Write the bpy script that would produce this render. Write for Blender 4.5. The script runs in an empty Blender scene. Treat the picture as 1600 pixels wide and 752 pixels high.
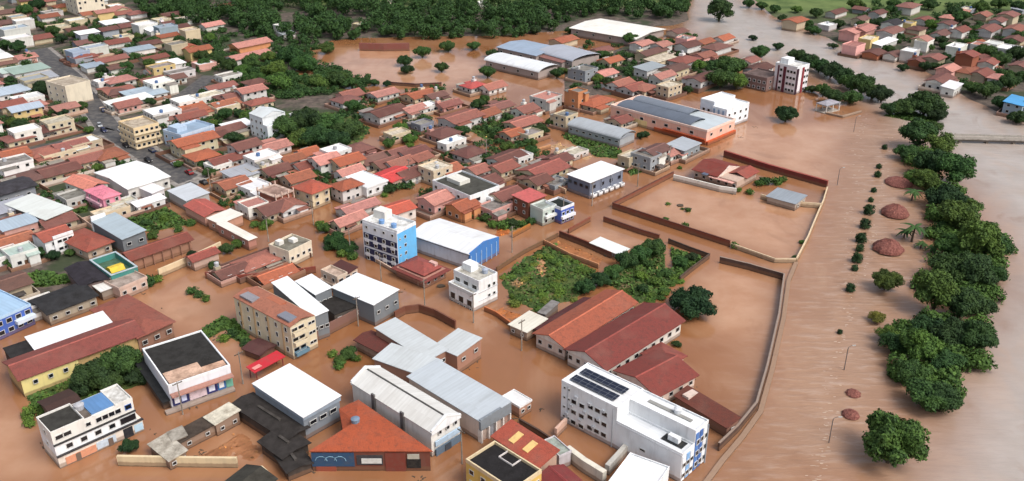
import bpy, math, random
import numpy as np
from mathutils import Vector, Matrix
R = math.radians
rng = random.Random(7)
S = bpy.context.scene
col = S.collection

# ------------------------------------------------------------------ camera, sky, sun, exposure
FPX, CXP, CYP, PITCH, CAMH = 1432.0, 800.0, 376.0, R(25.6), 120.0
cam = bpy.data.objects.new('camera', bpy.data.cameras.new('camera')); col.objects.link(cam)
cam.location = (0, 0, CAMH); cam.rotation_euler = (R(90) - PITCH, 0, 0)
cam.data.sensor_width = 36; cam.data.lens = FPX / 1600 * 36
cam.data.clip_end = 12000; cam.data.clip_start = 1
S.camera = cam
SUN_EL, SUN_AZ = R(52), R(128)          # azimuth clockwise from +Y
W = bpy.data.worlds.new('World'); S.world = W; W.use_nodes = True
wn, wl = W.node_tree.nodes, W.node_tree.links
sky = wn.new('ShaderNodeTexSky'); sky.sky_type = 'NISHITA'; sky.sun_disc = False
sky.sun_elevation = SUN_EL; sky.sun_rotation = SUN_AZ
sky.air_density = 1.0; sky.dust_density = 6.0; sky.ozone_density = 1.0
hs = wn.new('ShaderNodeHueSaturation'); hs.inputs['Saturation'].default_value = 0.62
wl.new(sky.outputs[0], hs.inputs['Color']); wl.new(hs.outputs[0], wn['Background'].inputs[0])
wn['Background'].inputs[1].default_value = 0.15
sl = bpy.data.lights.new('sun', 'SUN'); sl.energy = 1.1; sl.angle = R(24); sl.color = (1, .98, .955)
so = bpy.data.objects.new('sun', sl); col.objects.link(so)
sd = Vector((math.sin(SUN_AZ) * math.cos(SUN_EL), math.cos(SUN_AZ) * math.cos(SUN_EL), math.sin(SUN_EL)))
so.rotation_euler = sd.to_track_quat('Z', 'Y').to_euler(); so.location = (0, -100, 300)
S.view_settings.view_transform = 'Standard'; S.view_settings.look = 'None'
S.view_settings.gamma = 1; S.view_settings.use_curve_mapping = False
S.view_settings.exposure = 0.38
S.render.engine = 'CYCLES'; S.cycles.max_bounces = 6

# ------------------------------------------------------------------ photo pixel (1600 x 752) -> point at height z
cP, sP = math.cos(PITCH), math.sin(PITCH)
def G(x, y, z=0.0):
    dx, dy = (x - CXP) / FPX, -(y - CYP) / FPX
    d = (dx, cP + dy * sP, -sP + dy * cP); t = (z - CAMH) / d[2]
    return Vector((d[0] * t, d[1] * t))
def P(v, z=0.0):
    x, y, zz = v[0], v[1], z - CAMH
    f = y * cP - zz * sP; u = y * sP + zz * cP
    return (CXP + FPX * x / f, CYP - FPX * u / f)
AZ = R(43.5)                             # direction of the street grid
U = Vector((math.sin(AZ), math.cos(AZ))); V = Vector((-U.y, U.x))

# ------------------------------------------------------------------ colours and materials
def lin(c): return c / 12.92 if c <= .04045 else ((c + .055) / 1.055) ** 2.4
def C(h): return tuple(lin(int(h[i:i + 2], 16) / 255) for i in (0, 2, 4))
MATS = {}
class NT:
    def __init__(s, name):
        s.m = bpy.data.materials.new(name); s.m.use_nodes = True
        s.n, s.l = s.m.node_tree.nodes, s.m.node_tree.links
        s.b = s.n['Principled BSDF']; MATS[name] = s.m
        s.b.inputs['Specular IOR Level'].default_value = .3
        s.pos = s.n.new('ShaderNodeNewGeometry').outputs['Position']
        s.obj = s.n.new('ShaderNodeTexCoord').outputs['Object']
        oi = s.n.new('ShaderNodeObjectInfo'); s.oc, s.rnd = oi.outputs['Color'], oi.outputs['Random']
    def link(s, a, b): s.l.new(a, b); return s
    def map(s, vec, sc=(1, 1, 1)):
        n = s.n.new('ShaderNodeMapping'); n.inputs['Scale'].default_value = sc; s.l.new(vec, n.inputs[0]); return n.outputs[0]
    def noise(s, vec, scale, detail=4, rough=.55):
        n = s.n.new('ShaderNodeTexNoise'); n.inputs['Scale'].default_value = scale
        n.inputs['Detail'].default_value = detail; n.inputs['Roughness'].default_value = rough
        s.l.new(vec, n.inputs['Vector']); return n.outputs['Fac']
    def ramp(s, fac, stops):
        n = s.n.new('ShaderNodeValToRGB'); e = n.color_ramp.elements
        while len(e) < len(stops): e.new(.5)
        for k, (p, c) in enumerate(stops):
            e[k].position = p; e[k].color = (c, c, c, 1) if isinstance(c, (int, float)) else (*c, 1)
        s.l.new(fac, n.inputs[0]); return n.outputs[0]
    def mix(s, fac, a, b, mode='MIX'):
        n = s.n.new('ShaderNodeMix'); n.data_type = 'RGBA'; n.blend_type = mode
        for v, i in ((fac, 0), (a, 6), (b, 7)):
            if isinstance(v, (int, float)): n.inputs[i].default_value = v
            elif isinstance(v, tuple): n.inputs[i].default_value = (*v, 1)
            else: s.l.new(v, n.inputs[i])
        return n.outputs[2]
    def math(s, op, a, b=0.0, c=0.0):
        n = s.n.new('ShaderNodeMath'); n.operation = op
        for i, v in enumerate((a, b, c)):
            if isinstance(v, (int, float)): n.inputs[i].default_value = v
            else: s.l.new(v, n.inputs[i])
        return n.outputs[0]
    def xyz(s, vec):
        n = s.n.new('ShaderNodeSeparateXYZ'); s.l.new(vec, n.inputs[0]); return n.outputs
    def bump(s, h, strength, dist=.1):
        n = s.n.new('ShaderNodeBump'); n.inputs['Strength'].default_value = strength; n.inputs['Distance'].default_value = dist
        s.l.new(h, n.inputs['Height']); s.l.new(n.outputs[0], s.b.inputs['Normal'])
    def out(s, c, rough=.8):
        if isinstance(c, tuple): s.b.inputs['Base Color'].default_value = (*c, 1)
        else: s.l.new(c, s.b.inputs['Base Color'])
        if isinstance(rough, (int, float)): s.b.inputs['Roughness'].default_value = rough
        else: s.l.new(rough, s.b.inputs['Roughness'])

t = NT('painted_wall')
n1 = t.noise(t.map(t.pos, (1, 1, .18)), .9, 5); n2 = t.noise(t.pos, .35, 3)
c = t.mix(t.ramp(n1, [(.5, 0), (.85, .32)]), t.oc, (.13, .11, .095))
c = t.mix(t.ramp(n2, [(.45, 0), (.8, .16)]), c, (.2, .17, .14))
z = t.xyz(t.pos)[2]
mud = t.math('SUBTRACT', t.math('ADD', .95, t.math('MULTIPLY', n1, .5)), z)
c = t.mix(t.math('MULTIPLY', t.ramp(mud, [(.0, 0), (.25, 1)]), .6), c, (.17, .09, .05))
wet = t.math('SUBTRACT', t.math('ADD', .1, t.math('MULTIPLY', n2, .45)), z)
c = t.mix(t.math('MULTIPLY', t.ramp(wet, [(.0, 0), (.12, 1)]), .6), c, (.06, .032, .02))
t.out(c, .85)

t = NT('clay_tile')
n1 = t.noise(t.pos, .9, 6, .7); n2 = t.noise(t.pos, 3.2, 3, .6); n3 = t.noise(t.pos, .16, 2)
c = t.mix(t.ramp(n2, [(.3, 0), (.72, .75)]), t.oc, t.mix(1.0, t.oc, (1.4, 1.34, 1.28), 'MULTIPLY'))
c = t.mix(t.ramp(n1, [(.48, 0), (.78, .6)]), c, (.05, .036, .03))
c = t.mix(t.ramp(n3, [(.5, 0), (.75, .25)]), c, (.22, .13, .10))
w = t.n.new('ShaderNodeTexWave'); w.inputs['Scale'].default_value = .9; w.inputs['Distortion'].default_value = .6; t.l.new(t.obj, w.inputs[0])
c = t.mix(.06, c, w.outputs[0], 'MULTIPLY')
t.bump(n2, .5, .15); t.out(c, .85)

for nm, ax in (('metal_sheet_across', 0), ('metal_sheet_along', 1)):
    t = NT(nm)
    n1 = t.noise(t.map(t.obj, (.25, 2.2, 1) if ax == 0 else (2.2, .25, 1)), .8, 4); n2 = t.noise(t.pos, .12, 3); n3 = t.noise(t.pos, 1.3, 4, .7)
    c = t.mix(t.ramp(n1, [(.45, 0), (.8, .22)]), t.oc, t.mix(1.0, t.oc, (.6, .58, .55), 'MULTIPLY'))
    c = t.mix(t.ramp(n2, [(.48, 0), (.8, .35)]), c, t.mix(1.0, t.oc, (.6, .55, .5), 'MULTIPLY'))
    c = t.mix(t.ramp(n3, [(.68, 0), (.82, .3)]), c, (.16, .11, .08))
    w = t.n.new('ShaderNodeTexWave'); w.inputs['Scale'].default_value = .32; w.bands_direction = 'Y' if ax == 0 else 'X'; t.l.new(t.obj, w.inputs[0])
    c = t.mix(.05, c, w.outputs[0], 'MULTIPLY')
    bk = t.n.new('ShaderNodeTexBrick'); bk.offset = .35; bk.inputs['Scale'].default_value = 1; bk.inputs['Brick Width'].default_value = 1.05 if ax else 5.5; bk.inputs['Row Height'].default_value = 5.5 if ax else 1.05; bk.inputs['Mortar Size'].default_value = .02; bk.inputs['Bias'].default_value = .25
    bk.inputs['Color1'].default_value = (.72, .7, .68, 1); bk.inputs['Color2'].default_value = (1, 1, 1, 1); bk.inputs['Mortar'].default_value = (.62, .6, .58, 1); t.l.new(t.obj, bk.inputs['Vector'])
    c = t.mix(.38, c, bk.outputs[0], 'MULTIPLY')
    t.bump(w.outputs[0], .15, .1); t.out(c, .5)

t = NT('concrete_slab')
n1 = t.noise(t.pos, .5, 6, .65); n2 = t.noise(t.pos, 2.5, 3)
c = t.mix(t.ramp(n1, [(.38, 0), (.66, .8)]), t.oc, t.mix(1.0, t.oc, (.36, .33, .3), 'MULTIPLY'))
c = t.mix(t.ramp(n2, [(.55, 0), (.8, .5)]), c, (.05, .045, .04))
t.out(c, .9)

t = NT('window_glass'); t.out((.012, .014, .018), .12); t.b.inputs['Specular IOR Level'].default_value = .5
t = NT('plain_paint'); t.out(t.mix(t.ramp(t.noise(t.pos, 1.1, 4), [(.45, 0), (.8, .35)]), t.oc, (.12, .1, .08)), .7)
t = NT('solar_cell')
br = t.n.new('ShaderNodeTexBrick'); br.offset = 0; br.inputs['Scale'].default_value = 1.0; br.inputs['Mortar Size'].default_value = .05
br.inputs['Brick Width'].default_value = 1.0; br.inputs['Row Height'].default_value = 1.7
br.inputs['Color1'].default_value = (.012, .016, .03, 1); br.inputs['Color2'].default_value = (.016, .02, .036, 1); br.inputs['Mortar'].default_value = (.12, .13, .15, 1)
t.l.new(t.obj, br.inputs['Vector']); t.out(br.outputs[0], .25)
t = NT('bark'); t.out(t.mix(t.noise(t.pos, 3), (.05, .035, .025), (.11, .085, .06)), .95)
t = NT('leaf')
rp = t.n.new('ShaderNodeNewGeometry').outputs['Random Per Island']
c = t.mix(t.ramp(rp, [(.0, .0), (1, 1)]), t.mix(1.0, t.oc, (.5, .55, .55), 'MULTIPLY'), t.mix(1.0, t.oc, (1.5, 1.45, 1.1), 'MULTIPLY'))
c = t.mix(t.ramp(t.noise(t.pos, .28, 3), [(.42, 0), (.62, .55)]), c, t.mix(1.0, t.oc, (1.5, 1.4, .8), 'MULTIPLY'))
t.out(c, .7); t.b.inputs['Specular IOR Level'].default_value = .15
t = NT('thatch'); t.bump(t.noise(t.map(t.pos, (1, 1, .4)), 4, 4, .7), 1.0, .4); t.out(t.mix(t.ramp(t.noise(t.map(t.pos, (1, 1, .3)), 2.6, 4), [(.35, 0), (.7, 1)]), (.15, .050, .04), (.33, .135, .105)), .9)
t = NT('grass_blades')
n1 = t.noise(t.pos, .22, 5, .65); n2 = t.noise(t.pos, 1.9, 4, .7)
c = t.mix(t.ramp(n1, [(.4, 0), (.6, 1)]), (.035, .062, .014), (.085, .11, .026))
c = t.mix(t.ramp(n2, [(.5, 0), (.75, .6)]), c, (.02, .035, .01))
c = t.mix(t.ramp(t.noise(t.pos, .11, 3), [(.56, 0), (.68, .8)]), c, (.2, .13, .075))
t.bump(n2, .8, .3); t.out(c, .9)
t = NT('asphalt')
t.out(t.mix(t.ramp(t.noise(t.pos, .4, 5, .65), [(.4, 0), (.7, 1)]), (.055, .055, .058), (.13, .12, .11)), .8)
t = NT('dry_soil')
n1 = t.noise(t.pos, .06, 5, .6); n2 = t.noise(t.pos, .35, 5, .65); n3 = t.noise(t.pos, .028, 3)
c = t.mix(t.ramp(n2, [(.35, 0), (.65, 1)]), (.055, .045, .038), (.14, .11, .09))
c = t.mix(t.ramp(n1, [(.48, 0), (.56, .8)]), c, (.028, .048, .018))
d = t.n.new('ShaderNodeAttribute'); d.attribute_name = 'green'
pas = t.mix(t.ramp(n1, [(.35, 0), (.6, 1)]), (.05, .085, .022), (.12, .165, .05))
c = t.mix(d.outputs['Fac'], c, pas); t.out(c, .95)

t = NT('flood_water')
a = t.n.new('ShaderNodeAttribute'); a.attribute_name = 'river'; riv = a.outputs['Fac']
a2 = t.n.new('ShaderNodeAttribute'); a2.attribute_name = 'chop'; chop = a2.outputs['Fac']
n1 = t.noise(t.pos, .018, 4, .5); n2 = t.noise(t.pos, .09, 4, .6)
a3 = t.n.new('ShaderNodeAttribute'); a3.attribute_name = 'silt_sheen'; silt_sheen = a3.outputs['Fac']
town = t.mix(t.ramp(n1, [(.36, 0), (.62, 1)]), (.222, .090, .034), (.295, .140, .070))
town = t.mix(t.ramp(n2, [(.45, 0), (.75, .45)]), town, (.265, .118, .046))
town = t.mix(silt_sheen, town, t.mix(t.ramp(n2, [(.35, 0), (.7, 1)]), (.37, .188, .10), (.455, .262, .158)))  # paler sediment colour, with the reflection of still water painted in
rv = t.mix(t.ramp(n2, [(.3, 0), (.7, 1)]), (.33, .285, .25), (.395, .35, .315))
c = t.mix(chop, town, t.mix(n2, (.265, .148, .088), (.365, .23, .152))); c = t.mix(riv, c, rv)
sw = t.n.new('ShaderNodeTexNoise'); sw.inputs['Scale'].default_value = .05; sw.inputs['Detail'].default_value = 6; sw.inputs['Distortion'].default_value = 1.6
t.l.new(t.map(t.pos, (1.0, .55, 1)), sw.inputs['Vector'])
c = t.mix(t.math('MULTIPLY', t.ramp(sw.outputs['Fac'], [(.5, 0), (.62, .5), (.7, 0)]), .38), c, (.44, .28, .18))
c = t.mix(t.math('MULTIPLY', t.ramp(sw.outputs['Fac'], [(.3, .55), (.42, 0)]), .6), c, (.2, .095, .045))
dirv = t.n.new('ShaderNodeMapping'); dirv.inputs['Rotation'].default_value = (0, 0, R(17)); dirv.inputs['Scale'].default_value = (.16, .62, 1); t.l.new(t.pos, dirv.inputs[0])
rip = t.noise(dirv.outputs[0], .9, 5, .62)
foam = t.math('MULTIPLY', t.ramp(rip, [(.5, 0), (.7, .5)]), chop)
c = t.mix(foam, c, (.46, .35, .28))
calm = t.noise(t.map(t.pos, (1, 1, 1)), .5, 3)
hgt = t.math('ADD', t.math('MULTIPLY', calm, .035), t.math('MULTIPLY', rip, t.math('ADD', t.math('MULTIPLY', chop, 1.9), t.math('MULTIPLY', riv, .9))))
t.bump(hgt, .55, .45); t.out(c, t.math('ADD', .11, t.math('MULTIPLY', t.math('ADD', chop, riv), .15))); t.b.inputs['Specular IOR Level'].default_value = .5

# ------------------------------------------------------------------ mesh helpers
class MB:
    def __init__(s): s.v, s.f, s.m = [], [], []
    def add(s, vs, fs, mi=0):
        o = len(s.v); s.v += vs; s.f += [tuple(i + o for i in f) for f in fs]; s.m += [mi] * len(fs); return s
    def box(s, x0, x1, y0, y1, z0, z1, mi=0):
        return s.add([(x0, y0, z0), (x1, y0, z0), (x1, y1, z0), (x0, y1, z0), (x0, y0, z1), (x1, y0, z1), (x1, y1, z1), (x0, y1, z1)],
                     [(3, 2, 1, 0), (4, 5, 6, 7), (0, 1, 5, 4), (1, 2, 6, 5), (2, 3, 7, 6), (3, 0, 4, 7)], mi)
    def prism(s, sec, axis, a, b, mi=0):       # section (t, z) along x or y
        n = len(sec); f = (lambda q, t, z: (q, t, z)) if axis == 'x' else (lambda q, t, z: (t, q, z))
        vs = [f(a, *p) for p in sec] + [f(b, *p) for p in sec]
        fs = [tuple(range(n)), tuple(range(2 * n - 1, n - 1, -1))] + [(i, i + n, (i + 1) % n + n, (i + 1) % n) for i in range(n)]
        return s.add(vs, fs, mi)
    def ring(s, x0, x1, y0, y1, z0, z1, t, mi=0):
        o = [(x0, y0), (x1, y0), (x1, y1), (x0, y1)]; i = [(x0 + t, y0 + t), (x1 - t, y0 + t), (x1 - t, y1 - t), (x0 + t, y1 - t)]
        vs = [(*p, z) for z in (z0, z1) for p in o + i]; fs = []
        for k in range(4):
            j = (k + 1) % 4
            fs += [(k, j, 8 + j, 8 + k), (8 + k, 8 + j, 12 + j, 12 + k), (12 + k, 12 + j, 4 + j, 4 + k), (4 + k, 4 + j, j, k)]
        return s.add(vs, fs, mi)
    def cyl(s, x, y, z0, z1, r0, r1=None, n=10, mi=0):
        r1 = r0 if r1 is None else r1
        vs = [(x + r * math.cos(6.2832 * k / n), y + r * math.sin(6.2832 * k / n), zz) for zz, r in ((z0, r0), (z1, r1)) for k in range(n)]
        return s.add(vs, [tuple(range(n - 1, -1, -1)), tuple(range(n, 2 * n))] + [(k, (k + 1) % n, n + (k + 1) % n, n + k) for k in range(n)], mi)
    def tube(s, pts, rad, n=6, mi=0):
        vs, fs = [], []
        for i, p in enumerate(pts):
            p = Vector(p); d = (Vector(pts[min(i + 1, len(pts) - 1)]) - Vector(pts[max(i - 1, 0)])).normalized()
            a = d.orthogonal().normalized(); b = d.cross(a); r = rad[i] if isinstance(rad, (list, tuple)) else rad
            vs += [tuple(p + (a * math.cos(6.2832 * k / n) + b * math.sin(6.2832 * k / n)) * r) for k in range(n)]
        for i in range(len(pts) - 1):
            fs += [(i * n + k, i * n + (k + 1) % n, i * n + n + (k + 1) % n, i * n + n + k) for k in range(n)]
        fs += [tuple(range(n - 1, -1, -1)), tuple(range(len(vs) - n, len(vs)))]
        return s.add(vs, fs, mi)
    def mesh(s, name, mats):
        me = bpy.data.meshes.new(name); me.from_pydata(s.v, [], s.f)
        for m in mats: me.materials.append(MATS[m])
        if len(mats) > 1: me.polygons.foreach_set('material_index', s.m)
        me.update(); return me
def ob(name, me, parent=None, color=None, loc=None, rz=None):
    o = bpy.data.objects.new(name, me); col.objects.link(o)
    if parent: o.parent = parent
    if color: o.color = (*color, 1)
    if loc: o.location = loc
    if rz is not None: o.rotation_euler = (0, 0, rz)
    return o
def tag(o, label, cat, group=None, kind=None):
    if label: o['label'] = label
    if cat: o['category'] = cat
    if group: o['group'] = group
    if kind: o['kind'] = kind
    return o
def copy_tree(o, parent=None):
    c = o.copy(); col.objects.link(c)
    if parent: c.parent = parent
    for ch in o.children: copy_tree(ch, c)
    return c

# palettes (sRGB hex of the material itself)
RC = dict(r=('794840', 'red tiled'), b=('5c3c37', 'brown tiled'), o=('8e523c', 'orange tiled'), p=('a5736a', 'pink tiled'), R=('a04644', 'scarlet'),
          W=('e6e8e8', 'white metal'), G=('9aa0a6', 'grey metal'), L=('a0aeba', 'bluish metal'), K=('37353a', 'black'), M=('a3b5ac', 'mint metal'),
          S=('8f8a84', 'grey slab'), B=('4f9fd6', 'azure metal'), C=('c9c0ae', 'cream slab'))
WC = dict(w=('cfcec9', 'white'), c=('bfb196', 'cream'), p=('d3a096', 'pink'), y=('c9b27a', 'yellow'), l=('9aabba', 'bluish'), g=('8b8f96', 'grey'),
          t=('9c5f45', 'brick'), m=('a8c4b4', 'mint'), o=('c98a5e', 'ochre'))
def roofmat(k, along='x'): 
    if k in 'rbopR': return 'clay_tile'
    if k in 'SKC': return 'concrete_slab'
    return 'metal_sheet_along' if along == 'x' else 'metal_sheet_across'
def vary(c, a=.12):
    f = 1 + rng.uniform(-a, a); return tuple(min(.85, max(0, x * f * (1 + rng.uniform(-.03, .03)))) for x in c)

WIN = {}
def window_mesh(w, h):
    k = (round(w, 2), round(h, 2))
    if k not in WIN:
        m = MB(); a, b, t = w / 2, h / 2, .09
        q = lambda a, b, y: [(-a, y, -b), (a, y, -b), (a, y, b), (-a, y, b)]
        vs = q(a + t, b + t, .02) + q(a + t, b + t, -.11) + q(a, b, -.11) + q(a, b, -.035); fs, mi = [], []
        for i in range(4):
            j = (i + 1) % 4; fs += [(i, j, 4 + j, 4 + i), (4 + i, 4 + j, 8 + j, 8 + i), (8 + i, 8 + j, 12 + j, 12 + i)]; mi += [0] * 3
        m.v, m.f, m.m = vs, fs + [(12, 13, 14, 15)], mi + [1]
        WIN[k] = m.mesh('window', ['plain_paint', 'window_glass'])
    return WIN[k]

THINGS = []        # (object, pixel, attributes) for the labels made below
class Bld:
    """A building: an Empty at the middle of its base, x along the street grid (right and away), y across it (left and away)."""
    def __init__(s, name, label, cat, c, w, d, az=None, group=None, base=0.0):
        s.w, s.d = w, d; s.az = AZ if az is None else az; s.c = c
        s.root = ob(name, None, loc=(c.x, c.y, base), rz=R(90) - s.az); s.base = base
        tag(s.root, label, cat, group)
    def part(s, name, mb, mat, color, parent=None, label=None):
        me = mb.mesh(name, [mat] if isinstance(mat, str) else mat)
        o = ob(name, me, parent or s.root, color)
        if label: o['label'] = label
        return o
    def box(s, name, x0, x1, y0, y1, z0, z1, mat='painted_wall', color=(.6, .6, .6), parent=None, label=None):
        """x0..y1 as fractions of the footprint, -0.5..0.5"""
        return s.part(name, MB().box(x0 * s.w, x1 * s.w, y0 * s.d, y1 * s.d, z0, z1), mat, color, parent, label)
    def wins(s, face, n, rows, ww, hh, z0, dz=3.0, t0=-.5, t1=.5, frame=(.55, .55, .53), off=0.0, skip=0.0):
        """windows on face L (left front), R (right front), A (back right), B (back left); off moves the plane outwards"""
        L = s.d if face in 'LA' else s.w
        for r in range(rows):
            for i in range(n):
                if rng.random() < skip: continue
                tt = (t0 + (t1 - t0) * (i + .5) / n) * L; z = z0 + r * dz
                if face == 'R': p, rz = (tt, -s.d / 2 - off, z), 0
                elif face == 'L': p, rz = (-s.w / 2 - off, tt, z), -R(90)
                elif face == 'A': p, rz = (s.w / 2 + off, tt, z), R(90)
                else: p, rz = (tt, s.d / 2 + off, z), R(180)
                ob('window', window_mesh(ww, hh), s.root, frame, p, rz)
    def gable(s, color, h, rise, axis='x', ov=.45, kind='r', x0=-.5, x1=.5, y0=-.5, y1=.5, name='roof', ends=None, cap=False, t=.18, label=None):
        a0, a1 = (y0 * s.d, y1 * s.d) if axis == 'x' else (x0 * s.w, x1 * s.w); b0, b1 = (x0 * s.w, x1 * s.w) if axis == 'x' else (y0 * s.d, y1 * s.d)
        m = (a0 + a1) / 2; k = rise / ((a1 - a0) / 2) * ov
        sec = [(a0 - ov, h - k), (a0 - ov, h - k + t), (m, h + rise + t), (a1 + ov, h - k + t), (a1 + ov, h - k), (m, h + rise)]
        o = s.part(name, MB().prism(sec, axis, b0 - ov, b1 + ov), roofmat(kind, axis), color, None, label)
        if ends: s.part('gable_wall', MB().prism([(a0, h - .3), (m, h + rise - .03), (a1, h - .3)], axis, b0, b1), 'painted_wall', ends)
        if cap:
            s.part('ridge_cap', MB().prism([(m - .28, h + rise + t - .06), (m, h + rise + t + .14), (m + .28, h + rise + t - .06)], axis, b0 - ov, b1 + ov), 'clay_tile', tuple(min(.8, x * 1.5) for x in color), o)
        return o
    def hip(s, color, h, rise, ov=.5, kind='r', x0=-.5, x1=.5, y0=-.5, y1=.5, name='roof'):
        X0, X1, Y0, Y1 = x0 * s.w - ov, x1 * s.w + ov, y0 * s.d - ov, y1 * s.d + ov
        w, d = X1 - X0, Y1 - Y0; r = max(min(w, d) / 2 - .01, .1)
        if w >= d: A, B = (X0 + r, (Y0 + Y1) / 2), (X1 - r, (Y0 + Y1) / 2)
        else: A, B = ((X0 + X1) / 2, Y0 + r), ((X0 + X1) / 2, Y1 - r)
        vs = [(X0, Y0, h - .1), (X1, Y0, h - .1), (X1, Y1, h - .1), (X0, Y1, h - .1), (X0, Y0, h + .08), (X1, Y0, h + .08), (X1, Y1, h + .08), (X0, Y1, h + .08), (*A, h + rise), (*B, h + rise)]
        fs = [(3, 2, 1, 0), (0, 1, 5, 4), (1, 2, 6, 5), (2, 3, 7, 6), (3, 0, 4, 7)]
        fs += [(4, 5, 9, 8), (5, 6, 9), (6, 7, 8, 9), (7, 4, 8)] if w >= d else [(4, 5, 8), (5, 6, 9, 8), (6, 7, 9), (7, 4, 8, 9)]
        return s.part(name, MB().add(vs, fs), roofmat(kind), color)
    def shed(s, color, h, rise, ov=.3, kind='W', x0=-.5, x1=.5, y0=-.5, y1=.5, side='y', name='roof', t=.16, label=None):
        """a single slope rising towards +x or +y"""
        a0, a1 = (y0 * s.d - ov, y1 * s.d + ov) if side == 'y' else (x0 * s.w - ov, x1 * s.w + ov)
        b0, b1 = (x0 * s.w - ov, x1 * s.w + ov) if side == 'y' else (y0 * s.d - ov, y1 * s.d + ov)
        return s.part(name, MB().prism([(a0, h), (a0, h + t), (a1, h + rise + t), (a1, h + rise)], 'x' if side == 'y' else 'y', b0, b1), roofmat(kind, 'x' if side == 'y' else 'y'), color, None, label)
    def arch(s, color, h, rise, axis='y', ov=.3, kind='W', x0=-.5, x1=.5, y0=-.5, y1=.5, name='roof'):
        a0, a1 = (y0 * s.d - ov, y1 * s.d + ov) if axis == 'x' else (x0 * s.w - ov, x1 * s.w + ov)
        b0, b1 = (x0 * s.w, x1 * s.w) if axis == 'x' else (y0 * s.d, y1 * s.d); m, hw = (a0 + a1) / 2, (a1 - a0) / 2
        top = [(m - hw * math.cos(math.pi * k / 12), h + rise * math.sin(math.pi * k / 12)) for k in range(13)]
        return s.part(name, MB().prism([(p, q + .12) for p, q in top] + [(p, q - .02) for p, q in reversed(top)], axis, b0 - ov, b1 + ov), roofmat(kind, axis), color)
    def flat(s, color, h, wallc, kind='S', par=.6, x0=-.5, x1=.5, y0=-.5, y1=.5, name='roof', t=.18):
        s.part(name, MB().box(x0 * s.w + t + .01, x1 * s.w - t - .01, y0 * s.d + t + .01, y1 * s.d - t - .01, h - .1, h + .06), roofmat(kind), color)
        if par: s.part('parapet', MB().ring(x0 * s.w - .03, x1 * s.w + .03, y0 * s.d - .03, y1 * s.d + .03, h - .25, h + par, t), 'painted_wall', wallc)
    def tank(s, x, y, z, color=(.09, .2, .4), r=.75):
        o = s.part('water_tank', MB().cyl(x * s.w, y * s.d, z, z + 1.1, r, r * 1.12, 12).cyl(x * s.w, y * s.d, z + 1.1, z + 1.35, r * 1.16, r * .5, 12), 'plain_paint', color); return o
def quad(L, N, Rr, z):
    """photo corners left / near / right of a roof at height z -> centre, size along and across the grid, azimuth"""
    l, n, r = G(*L, z), G(*N, z), G(*Rr, z); a, b = r - n, l - n
    aa = math.atan2(a.x, a.y); ab = math.atan2(b.x, b.y) + R(90)
    az = (aa * a.length + ab * b.length) / (a.length + b.length)
    u = Vector((math.sin(az), math.cos(az))); v = Vector((-u.y, u.x)); w, d = abs(a.dot(u)), abs(b.dot(v))
    return n + u * (a.dot(u) + b.dot(u)) / 2 + v * (a.dot(v) + b.dot(v)) / 2, w, d, az
def hero(name, label, cat, L, N, Rr, z, group=None):
    c, w, d, az = quad(L, N, Rr, z); b = Bld(name, label, cat, c, w, d, az, group)
    OCC.append((c.x, c.y, max(w, d) * .5)); return b
def para(L, B, Rr, z):       # near corner from left, back and right corners
    n = G(*L, z) + G(*Rr, z) - G(*B, z); return P(n, z)
OCC = []

# ------------------------------------------------------------------ ground and water
def sdf(X, Y, poly):
    """signed distance to a polygon of ground points, positive inside"""
    d2 = np.full(X.shape, 1e12); inside = np.zeros(X.shape, bool); n = len(poly)
    for i in range(n):
        ax, ay = poly[i]; bx, by = poly[(i + 1) % n]; ex, ey = bx - ax, by - ay
        t = np.clip(((X - ax) * ex + (Y - ay) * ey) / (ex * ex + ey * ey + 1e-9), 0, 1)
        d2 = np.minimum(d2, (X - ax - t * ex) ** 2 + (Y - ay - t * ey) ** 2)
        if ay != by: inside ^= ((ay > Y) != (by > Y)) & (X < ex * (Y - ay) / (by - ay) + ax)
    return np.where(inside, 1, -1) * np.sqrt(d2)
def gpoly(pts): return [tuple(G(*p)) for p in pts]
def sst(x, a, b): t = np.clip((x - a) / (b - a), 0, 1); return t * t * (3 - 2 * t)
TOWN = gpoly([(-260, 520), (-10, 500), (45, 478), (150, 452), (190, 418), (232, 352), (292, 312), (330, 283), (395, 262), (455, 235), (560, 218), (575, 175), (545, 135), (478, 118), (470, 85), (520, 66), (560, 62), (800, 58), (860, 52), (1060, 42)]) + [(112, 560), (118, 640), (130, 1400), (-1500, 1400), (-1500, 300)]
BANK = gpoly([(1200, 26), (1290, 62), (1335, 88), (1400, 97), (1450, 118), (1500, 152), (1560, 182), (1600, 190)]) + [(330, 330), (800, 300), (1500, 400), (1500, 1400), (190, 1400), (160, 640)]
MID = gpoly([(880, 110), (1000, 62), (1080, 72), (1150, 118), (1170, 140), (1090, 145), (960, 150), (880, 150)])
RIVER = gpoly([(1080, 0), (1076, 44), (1140, 84), (1210, 94), (1285, 124), (1372, 172), (1462, 235), (1545, 330), (1580, 400), (1550, 480), (1500, 600), (1470, 700), (1430, 800)]) + [(80, 60), (500, 60), (900, 300), (330, 330)] + gpoly([(1600, 190), (1500, 152), (1400, 97), (1290, 62), (1200, 26), (1150, 0)]) + [(160, 640), (150, 1500), (128, 1500), (118, 640)]
AVENUE = gpoly([(1130, 760), (1235, 470), (1300, 300), (1330, 190), (1420, 190), (1470, 330), (1470, 480), (1450, 620), (1420, 760)])
xs = np.concatenate([[-9000, -5000, -2500, -1500, -1000], np.arange(-700, 701, 5.0), [1000, 1500, 2500, 5000, 9000]])
ys = np.concatenate([[-3000, -1000, -300, 0], np.arange(60, 800, 5.0), np.arange(800, 1500, 40.0), [1700, 2200, 3000, 5000, 9500]])
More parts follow.
